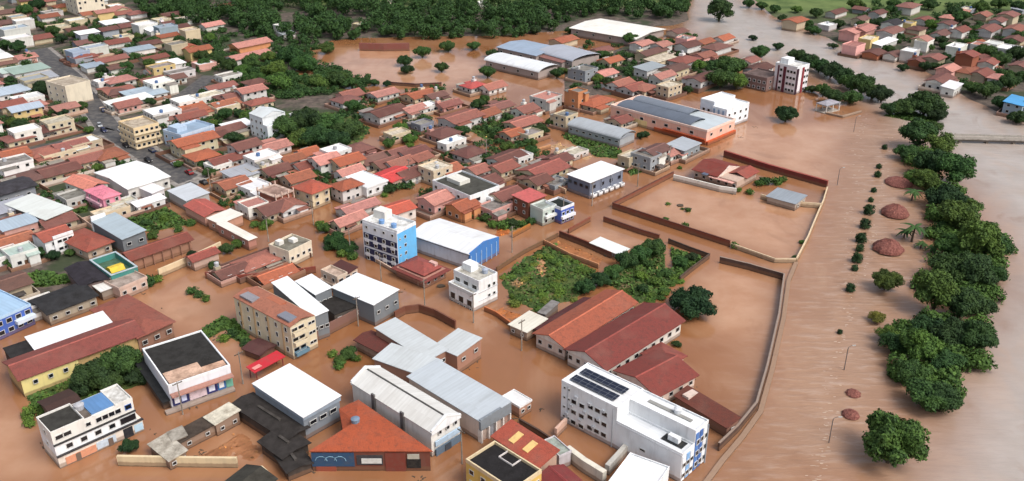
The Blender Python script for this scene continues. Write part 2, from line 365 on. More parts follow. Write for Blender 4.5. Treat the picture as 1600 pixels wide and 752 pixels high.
X, Y = np.meshgrid(xs, ys)
def grid_mesh(name, Z, mats, attrs):
    ny, nx = X.shape; me = bpy.data.meshes.new(name)
    vs = np.stack([X, Y, Z], -1).reshape(-1, 3); idx = np.arange(nx * ny).reshape(ny, nx)
    fs = np.stack([idx[:-1, :-1], idx[:-1, 1:], idx[1:, 1:], idx[1:, :-1]], -1).reshape(-1, 4)
    me.from_pydata(vs.tolist(), [], fs.tolist())
    for m in mats: me.materials.append(MATS[m])
    me.polygons.foreach_set('use_smooth', [True] * len(me.polygons))
    for k, a in attrs.items():
        at = me.attributes.new(k, 'FLOAT', 'POINT'); at.data.foreach_set('value', a.reshape(-1).astype(np.float32))
    me.update(); return me
dT, dB, dM, dR, dA = (sdf(X, Y, p) for p in (TOWN, BANK, MID, RIVER, AVENUE))
dry = np.maximum(np.maximum(dT, dB + 1), dM + 3)
Z = -1.6 + 1.95 * sst(dry, -6, 7) + .012 * np.clip(dry - 20, 0, 400) * (Y > 640)
Z += np.where(Y > 760, (Y - 760) * .05 * (1 + .6 * np.sin(X / 260.)), 0) * np.where(dry > 0, 1, 0)
Z = np.minimum(Z, 260)
green = np.maximum(sst(Y, 540, 600) * (dB > -1), sst(Y, 585, 610) * sst(X, -170, -120)) * (dry > 0)
green = np.clip(green, 0, 1)
gr = ob('ground', grid_mesh('ground', Z, ['dry_soil'], dict(green=green))); tag(gr, 'damp brown earth under the town and green fields beyond it', 'ground', None, 'structure')
SILT_SHEEN = [gpoly(q) for q in ([(972, 322), (1056, 278), (1120, 296), (1290, 322), (1243, 409)], [(520, 74), (600, 72), (700, 84), (760, 100), (750, 132), (600, 136), (530, 110)], [(215, 468), (300, 440), (330, 452), (360, 500), (300, 516), (250, 500)], [(325, 520), (350, 512), (385, 548), (380, 580), (350, 575)], [(770, 345), (800, 372), (750, 380), (730, 350)], [(880, 366), (945, 346), (1010, 378), (955, 404)], [(1124, 414), (1222, 440), (1200, 540), (1100, 520), (1085, 440)], [(1130, 200), (1330, 190), (1300, 290), (1130, 244)], [(-60, 620), (60, 650), (90, 740), (-60, 760)], [(280, 725), (380, 660), (440, 700), (400, 728)], [(845, 230), (880, 220), (930, 246), (905, 250)])]  # enclosed calm water, tinted for sediment and a painted reflection
dS = np.max(np.stack([sdf(X, Y, q) for q in SILT_SHEEN]), 0)
wt = ob('flood_water', grid_mesh('flood_water', X * 0, ['flood_water'], dict(silt_sheen=sst(dS, -5, 7), river=sst(dR, -14, 16), chop=sst(dA, -16, 18))))
tag(wt, 'muddy brown flood water over the streets, the avenue and the river', 'water', None, 'structure')
def groundz(x, y):
    i = min(max(np.searchsorted(ys, y) - 1, 0), len(ys) - 2); j = min(max(np.searchsorted(xs, x) - 1, 0), len(xs) - 2)
    a, b = (x - xs[j]) / (xs[j + 1] - xs[j]), (y - ys[i]) / (ys[i + 1] - ys[i])
    return float((Z[i, j] * (1 - a) + Z[i, j + 1] * a) * (1 - b) + (Z[i + 1, j] * (1 - a) + Z[i + 1, j + 1] * a) * b)

def strip(name, pts, w, z, mat, label, h=.08):
    g = [G(*p) for p in pts]; fine = [g[0]]
    for a, b in zip(g, g[1:]):
        k = max(1, int((b - a).length / 6)); fine += [a + (b - a) * (i + 1) / k for i in range(k)]
    m = MB(); vs = []
    for i, p in enumerate(fine):
        d = (fine[min(i + 1, len(fine) - 1)] - fine[max(i - 1, 0)]).normalized(); nn = Vector((-d.y, d.x)) * w / 2
        vs += [(*(p + nn), max(groundz(*(p + nn)), -.3) + z), (*(p - nn), max(groundz(*(p - nn)), -.3) + z)]
    m.add(vs, [(2 * i, 2 * i + 1, 2 * i + 3, 2 * i + 2) for i in range(len(fine) - 1)])
    o = ob(name, m.mesh(name, [mat]), None, (.30, .28, .26)); tag(o, label, name, None, 'structure'); return o
R1 = [(60, 78), (112, 122), (172, 205), (240, 250), (318, 296)]
strip('pavement', R1, 13, .10, 'concrete_slab', 'concrete pavement beside the dry asphalt street')
strip('road', R1, 9, .16, 'asphalt', 'grey asphalt street climbing away between the houses, still dry')
R2 = [(172, 205), (262, 170), (330, 120)]
strip('road', R2, 8, .2, 'asphalt', 'narrow side street crossing the dry asphalt street')
R3 = [(-40, 262), (100, 225), (172, 203)]
strip('road', R3, 7, .2, 'asphalt', 'narrow street between cream walls on the town side')
R4 = [(560, 215), (640, 185), (760, 148), (840, 122)]

# walls that stand in the water: a polyline of photo points, one mesh each
def wall(name, label, pts, h, t=.25, color=(.25, .11, .07), cat='wall', base=-1.2, capc=None, mat='painted_wall', group=None):
    g = [G(*p) for p in pts]; m = MB(); vs = []
    c0 = sum(g, Vector((0, 0))) / len(g)
    for i, p in enumerate(g):
        d = (g[min(i + 1, len(g) - 1)] - g[max(i - 1, 0)]).normalized(); nn = Vector((-d.y, d.x)) * t / 2; p = p - c0
        for q in (p + nn, p - nn): vs += [(q.x, q.y, base), (q.x, q.y, h)]
    n = len(g); fs = []
    for i in range(n - 1):
        a, b = 4 * i, 4 * i + 4; fs += [(a + 1, b + 1, b + 3, a + 3), (a, b, b + 1, a + 1), (a + 2, a + 3, b + 3, b + 2)]
    fs += [(0, 1, 3, 2), (4 * n - 4, 4 * n - 2, 4 * n - 1, 4 * n - 3)]
    o = ob(name, m.add(vs, fs).mesh(name, [mat]), None, color, (c0.x, c0.y, 0)); tag(o, label, cat, group)
    if capc:
        m = MB(); vs = []
        for i, p in enumerate(g):
            d = (g[min(i + 1, n - 1)] - g[max(i - 1, 0)]).normalized(); nn = Vector((-d.y, d.x)) * (t / 2 + .07); p = p - c0
            for q in (p + nn, p - nn): vs += [(q.x, q.y, h + .004), (q.x, q.y, h + .12)]
        ob('coping', m.add(vs, fs).mesh('coping', ['plain_paint']), o, capc)
    return o
BRN, DBR, CRM, PNK, WHT = C('7a4433'), C('57342a'), C('cdb798'), C('c79a84'), C('d8d4cb')
wall('compound_wall', 'long brick red wall along the near side of the flooded sports field', [(957, 326), (1140, 386)], 2.0, .3, BRN, capc=DBR)
wall('compound_wall', 'cream stretch of wall at the near corner of the flooded field', [(1142, 387), (1210, 411), (1243, 411)], 1.5, .35, CRM)
wall('compound_wall', 'red wall of the flooded field towards the street with the grey building', [(957, 325), (1052, 276)], 1.8, .3, BRN, capc=DBR)
wall('compound_wall', 'pale curved wall between the flooded field and the wide avenue', [(1244, 410), (1262, 375), (1278, 336), (1286, 318), (1292, 298)], 1.5, .4, CRM)
wall('compound_wall', 'dark red wall behind the brown roofed clubhouse, facing open water', [(1131, 245), (1200, 267), (1292, 293)], 2.4, .8, C('6e2f2a'), capc=C('8a3f36'))
wall('compound_wall', 'white arched wall in front of the clubhouse on the field', [(1052, 282), (1085, 290), (1124, 300), (1150, 304)], 2.2, .5, WHT)
wall('compound_wall', 'cream low wall ending at the grey shed on the field', [(1188, 311), (1225, 321), (1258, 324), (1284, 326)], 1.8, .4, CRM)
wall('compound_wall', 'dark wall round the big flooded yard beside the round tree', [(1124, 411), (1170, 422), (1224, 438), (1216, 500), (1198, 580), (1181, 640), (1152, 676), (1122, 705)], 2.0, .35, C('4c3a34'), capc=C('8d7c70'))
wall('promenade_kerb', 'pale raised kerb along the avenue beside the flooded yard', [(1244, 411), (1232, 440), (1224, 500), (1206, 580), (1188, 645), (1160, 684), (1128, 722), (1100, 760)], .45, 1.1, C('b39c88'), cat='kerb')
wall('compound_wall', 'red wall stub by the crossing, left of the white metal shelter', [(888, 365), (922, 346)], 1.6, .4, BRN)
wall('compound_wall', 'red wall along the street from the crossing to the dark tree row', [(943, 346), (1000, 366), (1030, 375)], 1.6, .4, BRN, capc=DBR)
wall('compound_wall', 'dark brown wall between the orange mud yard and the pale flooded yard', [(874, 370), (915, 386), (955, 404)], 2.0, .35, DBR, capc=BRN)
wall('compound_wall', 'pale wall on the near side of the orange mud yard', [(850, 382), (890, 403), (935, 420)], 1.6, .35, C('b9835e'))
wall('compound_wall', 'dark wall round the small shrub plot by the street corner', [(1044, 380), (1080, 394), (1108, 404), (1080, 425), (1062, 440)], 1.6, .35, C('4a3a31'))
wall('compound_wall', 'brown wall of the shrub garden along the flooded street', [(776, 424), (820, 396), (872, 370)], 1.3, .35, C('6b5038'))
wall('compound_wall', 'long cream wall along the flooded street below the brown roofed sheds', [(249, 434), (300, 412), (346, 390)], 2.6, .5, C('d2bd9b'))
wall('compound_wall', 'pink wall beside the long yard under the red and white roofs', [(285, 322), (330, 345), (384, 379)], 2.2, .4, PNK)
wall('compound_wall', 'dark red wall beside the beige balcony house', [(322, 435), (372, 440), (440, 434), (494, 426)], 2.0, .45, C('7d3d30'))
wall('compound_wall', 'low red wall below the beige flat roofed house', [(375, 420), (402, 404), (425, 402)], 1.6, .4, C('8a4636'))
wall('compound_wall', 'curved brown wall round the yard behind the grey cross roofed hall', [(617, 500), (633, 491), (655, 488), (680, 496), (712, 514)], 2.4, .45, C('6b4233'))
wall('compound_wall', 'long cream wall above the flooded lane at the bottom edge', [(186, 727), (280, 729), (372, 730)], 2.4, .6, C('cdbb98'))
wall('compound_wall', 'pale wall leading from the red and orange roof to the white block', [(868, 684), (884, 668)], 2.4, .6, C('c9a795'))
wall('compound_wall', 'thick white wall in front of the flooded courtyard of the white block', [(886, 716), (912, 736), (944, 756)], 3.0, 1.2, C('cfcabc'))
wall('compound_wall', 'grey wall closing the flooded courtyard towards the white annex', [(948, 742), (966, 722), (978, 708)], 2.4, 1.0, C('b5b2aa'))
wall('compound_wall', 'dark wall from the street to the orange roof with yellow skylights', [(812, 664), (840, 680), (858, 692)], 1.6, .4, C('4a3830'))
wall('compound_wall', 'cream wall by the crossing with the grey white roofed building', [(805, 272), (850, 289), (884, 304)], 2.0, .4, C('c7a98c'))
wall('compound_wall', 'white wall in front of the red hipped house on the terrace', [(655, 447), (697, 428)], 1.8, .45, C('d8c3b0'))
wall('compound_wall', 'low white wall on the street side of the red hipped house', [(588, 410), (622, 430), (655, 447)], 1.2, .4, C('d0b8a4'))
wall('compound_wall', 'ochre wall beside the flooded plot right of the white hangar', [(800, 372), (815, 364), (828, 357)], 1.6, .5, C('a3672f'))
wall('compound_wall', 'orange yard wall of the white and brown roofed house', [(706, 240), (740, 254), (800, 250), (860, 232)], 1.6, .4, C('b8875f'))
wall('compound_wall', 'cream street wall left of the bright red roof', [(470, 322), (520, 300), (600, 268)], 1.6, .4, C('c2a88e'))
wall('compound_wall', 'dark red wall across the far flooded pond', [(562, 79), (600, 80), (640, 79)], 4.0, 1.2, C('7b4a42'))
wall('compound_wall', 'thin dark wall on the near edge of the far pond', [(607, 133), (650, 136), (690, 134)], 1.6, .5, C('4a2f2a'))
wall('compound_wall', 'pale pier wall by the bridge pavilion', [(1290, 178), (1316, 184), (1345, 176)], .8, 1.0, C('b9a795'))

# ------------------------------------------------------------------ the larger buildings
WHITE, OFFW, CREAM, BEIGE = C('dfe2e4'), C('d8d6d0'), C('cbbb98'), C('cfc2a6')
TILE, DTILE, OTILE = C('854538'), C('66352f'), C('8c4e3b')
BUILD = 'the larger buildings near the camera'

# white four storey block with solar panels
L, B_, Q = (875, 596), (919, 570), (1110, 657)
b = hero('apartment_block', 'tall white block with two rows of dark solar panels on its roof', 'building', L, para(L, B_, Q, 10), Q, 10)
b.box('wall', -.5, .5, .02, .5, -1, 10, color=WHITE)
b.box('wall', -.02, .5, -.5, .02, -1, 9.7, color=WHITE)
b.box('wall', -.5, -.02, -.5, .02, -1, 6.6, color=WHITE)
b.flat(C('e2e4e6'), 10, WHITE, 'W', .35, -.5, .5, .02, .5)
b.flat(C('dfe2e4'), 9.7, WHITE, 'W', .45, -.02, .5, -.5, .02)
b.flat(C('d5d9dc'), 6.6, WHITE, 'W', .5, -.5, -.02, -.5, .02)
b.box('roof_slot', .2, .3, -.42, -.08, 9.77, 9.95, 'plain_paint', C('8c8c88'))
b.box('roof_opening', -.33, -.08, -.46, -.3, 6.67, 6.8, 'plain_paint', C('1c2024'))
b.box('roof_turret', -.26, -.14, -.42, -.34, 6.8, 8.0, color=WHITE)
for x0, x1 in ((-.36, -.12), (.0, .24)):
    o = ob('solar_panel', MB().box(-(x1 - x0) * b.w / 2, (x1 - x0) * b.w / 2, -.19 * b.d, .19 * b.d, 0, .12).mesh('solar_panel', ['solar_cell']), b.root, None, ((x0 + x1) / 2 * b.w, .27 * b.d, 10.45)); o.rotation_euler = (0, R(-2), 0)
b.wins('L', 3, 3, 1.25, .95, 2.0, 2.6, .09, .27); b.wins('L', 2, 3, 1.25, .95, 1.2, 2.6, .28, .42); b.wins('L', 2, 4, .45, .45, 1.6, 2.4, .41, .49)
b.wins('L', 1, 1, 1.2, .5, 3.2, 2, -.25, -.15)
b.box('cornice', -.512, -.5, -.5, .02, 6.4, 6.6, 'plain_paint', C('c9ccd0'))
for i, (x, cc) in enumerate(((-.45, 'e2e6ea'), (-.29, '7fa9d6'), (-.13, 'e2e6ea'), (.03, '4f79b8'), (.19, '3c66a8'), (.35, 'e2e6ea'))):
    b.part('facade_panel', MB().box((x - .03) * b.w, (x + .09) * b.w, -b.d / 2 - .16, -b.d / 2 - .004, .3, 6.2 if x < 0 else 9.2), 'plain_paint', C(cc))
b.wins('R', 3, 2, .9, .9, 1.6, 2.5, -.5, -.05, off=.17); b.wins('R', 3, 3, .9, 1.1, 1.6, 2.7, .0, .5, off=.17)
b.box('downpipe', .44, .46, -.515, -.507, 0, 9.5, 'plain_paint', C('9aa3ad'))
b.tank(.3, -.3, 9.76, C('c8ccd0'))
for k in range(9): b.part('air_conditioner', MB().box(-.5 * b.w - .38, -.5 * b.w - .004, (.445 - .036 * k * 1.1) * b.d - .4, (.445 - .036 * k * 1.1) * b.d + .4, 3.3 + 2.6 * (k % 3) - .9, 3.3 + 2.6 * (k % 3) - .35), 'plain_paint', C('b9bcc0'))
for y in (.44, .05): b.part('downpipe', MB().box(-.5 * b.w - .14, -.5 * b.w - .003, y * b.d - .07, y * b.d + .07, -.5, 9.6), 'plain_paint', C('a9adb2'))
# its white annex
b2 = hero('annex', 'low white flat roofed annex at the foot of the solar panelled block', 'building', (986, 712), (940, 764), (1006, 785), 4)
b2.box('wall', -.5, .5, -.5, .5, -1, 4, color=WHITE); b2.flat(C('e6e7e8'), 4, WHITE, 'W', .4); b2.wins('L', 3, 1, 1.4, .9, 2.2)

# three storey white building at the left
b = hero('shop_building', 'white three storey building with black ribbon windows and a partly blue roof', 'building', (60, 655), (78, 681), (204, 624), 8.2)
b.box('wall', -.5, .5, -.5, .5, 5.5, 8.2, color=OFFW); b.box('wall', -.5, .5, -.52, .5, 2.9, 5.5, color=WHITE); b.box('wall', -.5, .56, -.56, .5, -1, 2.9, color=C('d9d0c4'))
b.box('floor_band', -.505, .505, -.56, -.49, 5.38, 5.6, 'plain_paint', C('2a2a2c')); b.box('floor_band', -.505, .57, -.6, -.5, 2.75, 2.98, 'plain_paint', C('2f2d30'))
b.flat(C('3b3a36'), 8.2, OFFW, 'K', .5, -.5, -.1); b.part('roof', MB().box(.0, .28 * b.w, -.42 * b.d, .4 * b.d, 8.25, 8.6), 'metal_sheet_along', C('5d86b5'), None, 'blue sheet metal roof'); b.flat(C('d8d8d4'), 8.2, OFFW, 'C', .45, .285, .5)
b.part('roof', MB().box(-.098 * b.w, -.004 * b.w, -.45 * b.d, .45 * b.d, 8.1, 8.3), 'concrete_slab', C('6b625a'))
b.wins('R', 2, 1, 1.5, .9, 6.9, 1, -.46, -.28); b.wins('R', 1, 1, .9, .8, 6.9, 1, -.12, -.02); b.wins('R', 4, 1, 1.1, 1.0, 6.9, 1, .02, .34); b.wins('R', 1, 1, 1.2, 1.0, 6.9, 1, .38, .48, frame=C('3f68b0'))
b.wins('R', 4, 1, 1.2, 1.0, 4.2, 1, -.42, .28, off=.02 * b.d); b.wins('R', 1, 1, 3.2, 1.5, 4.2, 1, .32, .47, off=.02 * b.d)
b.box('shop_front', -.42, -.05, -.575, -.562, .3, 2.0, 'plain_paint', C('c98c6e')); b.box('shop_front', -.04, .2, -.575, -.562, .5, 2.2, 'plain_paint', C('b9c6d2')); b.box('shop_front', .3, .42, -.575, -.562, .0, 2.4, 'plain_paint', C('23262c')); b.box('shop_front', .44, .55, -.575, -.562, .5, 2.2, 'plain_paint', C('a9c6d8'))
b.wins('L', 1, 2, 1.0, .9, 4.2, 2.8, -.3, .3); b.tank(-.05, .1, 8.3, C('a9aaae'), .9)
for x in (-.3, .1): b.box('door', x, x + .06, -.582, -.576, -.2, 1.9, 'plain_paint', C('6a5a50'))

# white building with black roof and shop signs
b = hero('shop_building', 'white building under a black roof with blue signs along its front', 'building', (224, 547), (262, 606), (358, 572), 6.2)
b.box('wall', -.5, .5, -.5, .5, -1, 6.2, color=C('d9dbe0')); b.flat(C('2e2d2b'), 6.2, WHITE, 'K', .4, t=.3)
b.part('roof_terrace', MB().box(-.46 * b.w, .1 * b.w, -.46 * b.d, -.2 * b.d, 6.27, 6.5), 'concrete_slab', C('cfae98')); b.part('roof_terrace', MB().box(.1 * b.w + .01, .46 * b.w, -.46 * b.d, -.34 * b.d, 6.27, 6.5), 'concrete_slab', C('c9a48c'))
b.box('canopy', -.5, .5, -.6, -.51, 4.2, 4.5, 'plain_paint', C('a5796c'))
for x0, x1, cc in ((-.48, -.22, '2c2f62'), (-.21, .06, 'd9c6cc'), (.07, .24, '32356e'), (.25, .38, '2f6fae'), (.39, .5, '6fae9a')):
    b.part('sign_board', MB().box(x0 * b.w, x1 * b.w, -.5 * b.d - .3, -.5 * b.d - .02, 1.2, 4.0), 'plain_paint', C(cc))
for x0, x1, cc in ((-.45, -.36, 'e8e8ee'), (-.34, -.26, 'c9d2ee'), (.1, .2, 'dfe4f4'), (.27, .35, 'f0f0f0')):
    b.part('sign_panel', MB().box(x0 * b.w, x1 * b.w, -.5 * b.d - .36, -.5 * b.d - .304, 1.7, 3.3), 'plain_paint', C(cc))
b.box('plinth', -.62, .5, -.56, -.5, -1, .8, color=C('cfc9c2')); b.box('door', -.02, .05, -.503, -.5, -.3, 1.15, 'plain_paint', C('3a3030'))
b2 = hero('lean_to', 'black sheeted lean-to between the black roof and the tree clump', 'shed', (215, 565), (252, 632), (266, 622), 2.6); b2.box('wall', -.45, .45, -.45, .45, -1, 2.5, color=C('4a4440')); b2.shed(C('26282a'), 2.5, .4, kind='K')

# big red roofed warehouse with a white strip
b = hero('warehouse', 'wide red tiled warehouse at the flooded lane, its roof joined to a white strip', 'warehouse', (146, 484), (214, 530), (268, 503), 4.6)
b.box('wall', -.48, .48, -.48, .48, -1, 4.6, color=C('8b6a5a')); b.hip(C('7e4a3f'), 4.6, 1.3, .4)
b.wins('R', 3, 1, 1.2, 1, 2.6)
b = hero('warehouse', 'long narrow white metal roof beside the red tiled warehouse', 'warehouse', (42, 529), (55, 547), (176, 505), 4.6)
b.box('wall', -.49, .49, -.48, .48, -1, 4.55, color=C('5a3c34')); b.shed(C('e4e8ea'), 4.6, .3)
b.part('roof', MB().box(-.8 * b.w, -.51 * b.w, -.45 * b.d, .45 * b.d, 4.2, 4.4), 'concrete_slab', C('2c2a2a'), None, 'black lean-to roof'); b.box('wall', -.79, -.52, -.4, .4, -1, 4.2, color=C('3a302c'))
b = hero('row_house', 'long dark red gable roof over a yellow end wall beside the tree clump', 'house', (6, 566), (30, 594), (224, 522), 4.8)
b.box('wall', -.49, .49, -.47, .47, -1, 4.8, color=C('b79a6a')); b.gable(C('74403a'), 4.8, 1.4, 'x', .4, 'r', ends=C('b79a6a'), cap=True)
b.box('yellow_wall', -.49, -.05, -.5, -.475, -1, 4.6, color=C('d8c987'), label='pale yellow wall'); b.wins('R', 3, 1, .9, .9, 3.2, 1, -.45, -.1, off=.3)
b2 = hero('shed', 'dark brown tiled shed behind the white three storey building', 'shed', (62, 628), (84, 655), (130, 634), 3.4); b2.box('wall', -.46, .46, -.46, .46, -1, 3.3, color=C('6a5248')); b2.gable(C('3d2c28'), 3.3, .9, 'x', .3)
b2 = hero('shed', 'small pinkish flat slab beside the dark brown tiled shed', 'shed', (88, 622), (98, 634), (118, 622), 3.6); b2.box('wall', -.47, .47, -.47, .47, -1, 3.5, color=C('b09a92')); b2.flat(C('c9b3ae'), 3.5, C('c9b3ae'), 'C', .2)

# white roofed hall and its dark sheds
L, B_, Q = (397, 600), (453, 570), (530, 621)
b = hero('hall', 'bright white roofed hall with a grey fascia beside black sheds', 'hall', L, para(L, B_, Q, 6), Q, 6)
b.box('wall', -.48, .48, -.48, .48, -1, 5.2, color=C('7f8790')); b.box('fascia', -.5, .5, -.5, .5, 5.2, 6, 'plain_paint', C('8b97a4')); b.shed(C('eceeef'), 6.0, .35, .12, side='x')
b.wins('R', 3, 1, 1.6, .9, 3.8, 1, -.4, .4)
for L, B_, Q, z, l in (((366, 632), (396, 612), (478, 668), 3.4, 'black sheet shed under the white roofed hall, furthest up the lane'), ((402, 690), (446, 668), (486, 692), 3.0, 'black sheet shed below the white hall beside the orange mud yard'), ((424, 712), (466, 702), (494, 724), 2.4, 'low black shed touching the blue painted wall')):
    b2 = hero('shed', l, 'shed', L, para(L, B_, Q, z), Q, z); b2.box('wall', -.46, .46, -.46, .46, -1, z - .1, color=C('3c3632')); b2.gable(C('332f2d'), z - .1, .5, 'y', .3, 'K')
    b2.part('roof_vent', MB().box(-.3, .3, -.2 * b2.d, .2 * b2.d, z + .5, z + .9), 'concrete_slab', C('4a4642'))
# red roofed triangular shop
pts = [G(484, 705, 5), G(674, 705, 5), G(560, 626, 5), G(530, 640, 5), G(536, 672, 5)]
c0 = sum(pts, Vector((0, 0))) / 5; b = Bld('corner_shop', 'wedge shaped shop with a rust red roof and a dark blue painted front', 'shop', c0, 10, 10, R(90)); OCC.append((c0.x, c0.y, 9))
q = [(p.x - c0.x, p.y - c0.y) for p in pts]
def poly_prism(q, z0, z1, s=1.0):
    n = len(q); return MB().add([(x * s, y * s, z0) for x, y in q] + [(x * s, y * s, z1) for x, y in q], [tuple(range(n - 1, -1, -1)), tuple(range(n, 2 * n))] + [(i, (i + 1) % n, n + (i + 1) % n, n + i) for i in range(n)])
b.part('wall', poly_prism(q, -1, 4.9, .98), 'painted_wall', C('6d3f33'))
n = len(q); m = MB(); m.add([(x * 1.02, y * 1.02, 4.92) for x, y in q] + [(x * 1.02, y * 1.02, 5.1) for x, y in q] + [(0, .0, 6.6)], [tuple(range(n - 1, -1, -1))] + [(i, (i + 1) % n, n + (i + 1) % n, n + i) for i in range(n)] + [(n + i, n + (i + 1) % n, 2 * n) for i in range(n)])
b.part('roof', m, 'clay_tile', C('94492f'))
x0, x1, yf = q[0][0] * .98, q[1][0] * .98, q[0][1] * .98; wd = x1 - x0
for a, e, z0, z1, cc, nm in ((0, .36, 1.2, 4.5, '2d4a68', 'painted_panel'), (.03, .2, .0, 1.15, '8f4a38', 'painted_panel'), (.38, .6, 1.6, 3.9, '3a3a3e', 'sign_board'), (.42, .59, 2.0, 3.2, 'c9ccc8', 'shop_window'), (.8, .92, .8, 3.0, '222222', 'doorway'), (.62, .79, .0, 4.5, '743a30', 'painted_panel'), (.81, .91, 3.1, 4.3, 'a9a79a', 'shop_window')):
    b.part(nm, MB().box(x0 + a * wd, x0 + e * wd, yf - (.16 if nm != 'shop_window' else .26), yf - (.01 if nm != 'shop_window' else .165), z0, z1), 'plain_paint', C(cc))
for a in (.08, .16, .24): b.part('painted_arc', MB().tube([(x0 + wd * (a + .05 * math.cos(k * .6)), yf - .2, 2.6 + 1.1 * math.sin(k * .6)) for k in range(6)], .1), 'plain_paint', C('6f93a8'))
b.tank(0, 0, 6.2, C('6d7f92'), .8)

# white gabled building with pilasters, grey metal halls
L, B_, Q = (551, 598), (594, 573), (717, 649)
b = hero('factory_hall', 'long white gabled building with dark pilasters and small black windows in its end', 'building', L, para(L, B_, Q, 6.2), Q, 6.2)
b.box('wall', -.49, .49, -.49, .49, -1, 6.2, color=OFFW); b.gable(C('d2d2ce'), 6.2, 1.7, 'y', .15, 'W'); b.part('gable_wall', MB().prism([(-.5 * b.w, 5.6), (-.5 * b.w, 6.7), (0, 8.6), (.5 * b.w, 6.7), (.5 * b.w, 5.6)], 'y', -.5 * b.d - .12, -.5 * b.d + .25), 'painted_wall', WHITE)
b.part('gable_wall', MB().prism([(-.5 * b.w, 5.6), (-.5 * b.w, 6.7), (0, 8.6), (.5 * b.w, 6.7), (.5 * b.w, 5.6)], 'y', .5 * b.d - .25, .5 * b.d + .12), 'painted_wall', WHITE)
b.part('ridge_gutter', MB().box(-.16, .16, -.47 * b.d, .47 * b.d, 8.02, 8.2), 'plain_paint', C('4c4a48'))
for y in (.2, -.16): b.part('pilaster', MB().box(-.5 * b.w - .35, -.5 * b.w + .02, y * b.d - .5, y * b.d + .5, 2.0, 7.0), 'plain_paint', C('5d5c5c'))
b.wins('R', 3, 1, .7, .9, 5.2, 1, -.35, .45); b.box('sign_board', -.4, .45, -.512, -.5, 2.4, 3.6, 'plain_paint', C('a9c0d4')); b.box('shop_front', -.4, .45, -.512, -.5, .0, 1.7, 'plain_paint', C('5d6f80')); b.box('door', -.1, .1, -.518, -.512, -.2, 1.6, 'plain_paint', C('3a4450'))
L, B_, Q = (636, 588), (683, 563), (798, 630)
b = hero('metal_hall', 'big pale grey metal roofed hall with a grey fascia facing the flooded street', 'hall', L, para(L, B_, Q, 5.6), Q, 5.6)
b.box('wall', -.48, .48, -.47, .48, -1, 5.2, color=C('c9b8ac')); b.shed(C('b4bcc2'), 5.4, .5, .1, 'G', side='x'); b.box('fascia', -.5, .5, -.505, -.48, 3.2, 5.9, 'plain_paint', C('7b8288'))
for k in range(5): b.box('pillar', -.49 + .235 * k, -.45 + .235 * k, -.507, -.46, -1, 3.2, 'plain_paint', C('d8d2cc'))
for k in range(4): b.box('roller_door', -.445 + .235 * k, -.26 + .235 * k, -.482, -.47, -1, 2.6, 'plain_paint', C(('b8a59a', '8c8f96', 'b8a59a', '9a7f74')[k]))
for L, B_, Q, l in (((581, 513), (617, 501), (704, 549), 'grey white metal roof wing running from the curved brown wall'), ((584, 561), (612, 538), (690, 566), 'grey white metal roof joining the big hall to the white gabled building'), ((679, 541), (716, 515), (751, 531), 'grey metal roof wing with a bright end over the flooded street')):
    z = 5.2; b = hero('metal_hall', l, 'hall', L, para(L, B_, Q, z), Q, z)
    b.box('wall', -.48, .48, -.48, .48, -1, z - .1, color=C('9a7462')); b.shed(C('bcc2c4'), z, .35, .1, 'G', side='x'); b.wins('R', 2, 1, 1.2, .8, 3.4)
L, B_, Q = (559, 531), (581, 515), (616, 537); b = hero('shed', 'small dark red roof tucked under the grey white metal wing', 'shed', L, para(L, B_, Q, 3), Q, 3); b.box('wall', -.46, .46, -.46, .46, -1, 2.9, color=C('a08878')); b.gable(C('59302a'), 2.9, .6, 'y', .3)
L, B_, Q = (785, 620), (803, 608), (830, 625); b = hero('kiosk', 'small white flat roofed kiosk in the street at the end of the grey hall', 'kiosk', L, para(L, B_, Q, 3), Q, 3); b.box('wall', -.48, .48, -.48, .48, -1, 2.9, color=C('b08a76')); b.flat(C('dfe0e0'), 2.9, C('dfe0e0'), 'W', .25); b.wins('R', 2, 1, .8, .7, 1.6)

# beige four storey block with rusty roof
L, B_, Q = (373, 464), (405, 444), (484, 493)
b = hero('apartment_block', 'beige four storey block with a patched rusty roof beside a red canopy', 'building', L, para(L, B_, Q, 9), Q, 9)
b.box('wall', -.5, .5, -.5, .5, -1, 9, color=BEIGE); b.gable(C('93604e'), 9, .9, 'y', .15, 'r', x0=-.5, x1=.45)
for x0, x1, y0, y1, cc in ((-.42, -.08, .2, .42, '8b8a90'), (-.42, -.05, -.45, -.25, '777a84'), (.05, .3, -.1, .15, 'a9664c')): b.part('roof_patch', MB().box(x0 * b.w, x1 * b.w, y0 * b.d, y1 * b.d, 9.5, 9.98), 'metal_sheet_along', C(cc))
b.wins('L', 6, 3, .8, 1.2, 2.2, 2.7); b.wins('R', 2, 3, 1.5, 1.3, 2.2, 2.7, -.48, .05); b.wins('R', 2, 3, .9, .7, 2.2, 2.7, .2, .46)
for k in range(3): b.part('balcony', MB().ring(-.46 * b.w, .06 * b.w, -.5 * b.d - 1.1, -.5 * b.d + .02, 1.0 + 2.7 * k, 2.0 + 2.7 * k, .12), 'painted_wall', BEIGE if k else C('5f7f90'))
for k in range(4): b.part('pilaster', MB().box(-.5 * b.w - .18, -.5 * b.w - .002, (-.36 + .25 * k) * b.d - .25, (-.36 + .25 * k) * b.d + .25, -1, 8.8), 'painted_wall', C('b89c78'))
L, B_, Q = (386, 574), (432, 549), (444, 556); b = hero('canopy', 'bright red street canopy in front of the beige block', 'canopy', L, para(L, B_, Q, 3), Q, 3); b.part('roof', MB().prism([(-.52 * b.d, 2.6), (-.52 * b.d, 2.75), (.52 * b.d, 3.2), (.52 * b.d, 3.05)], 'x', -.52 * b.w, .52 * b.w), 'plain_paint', C('b02a34'))
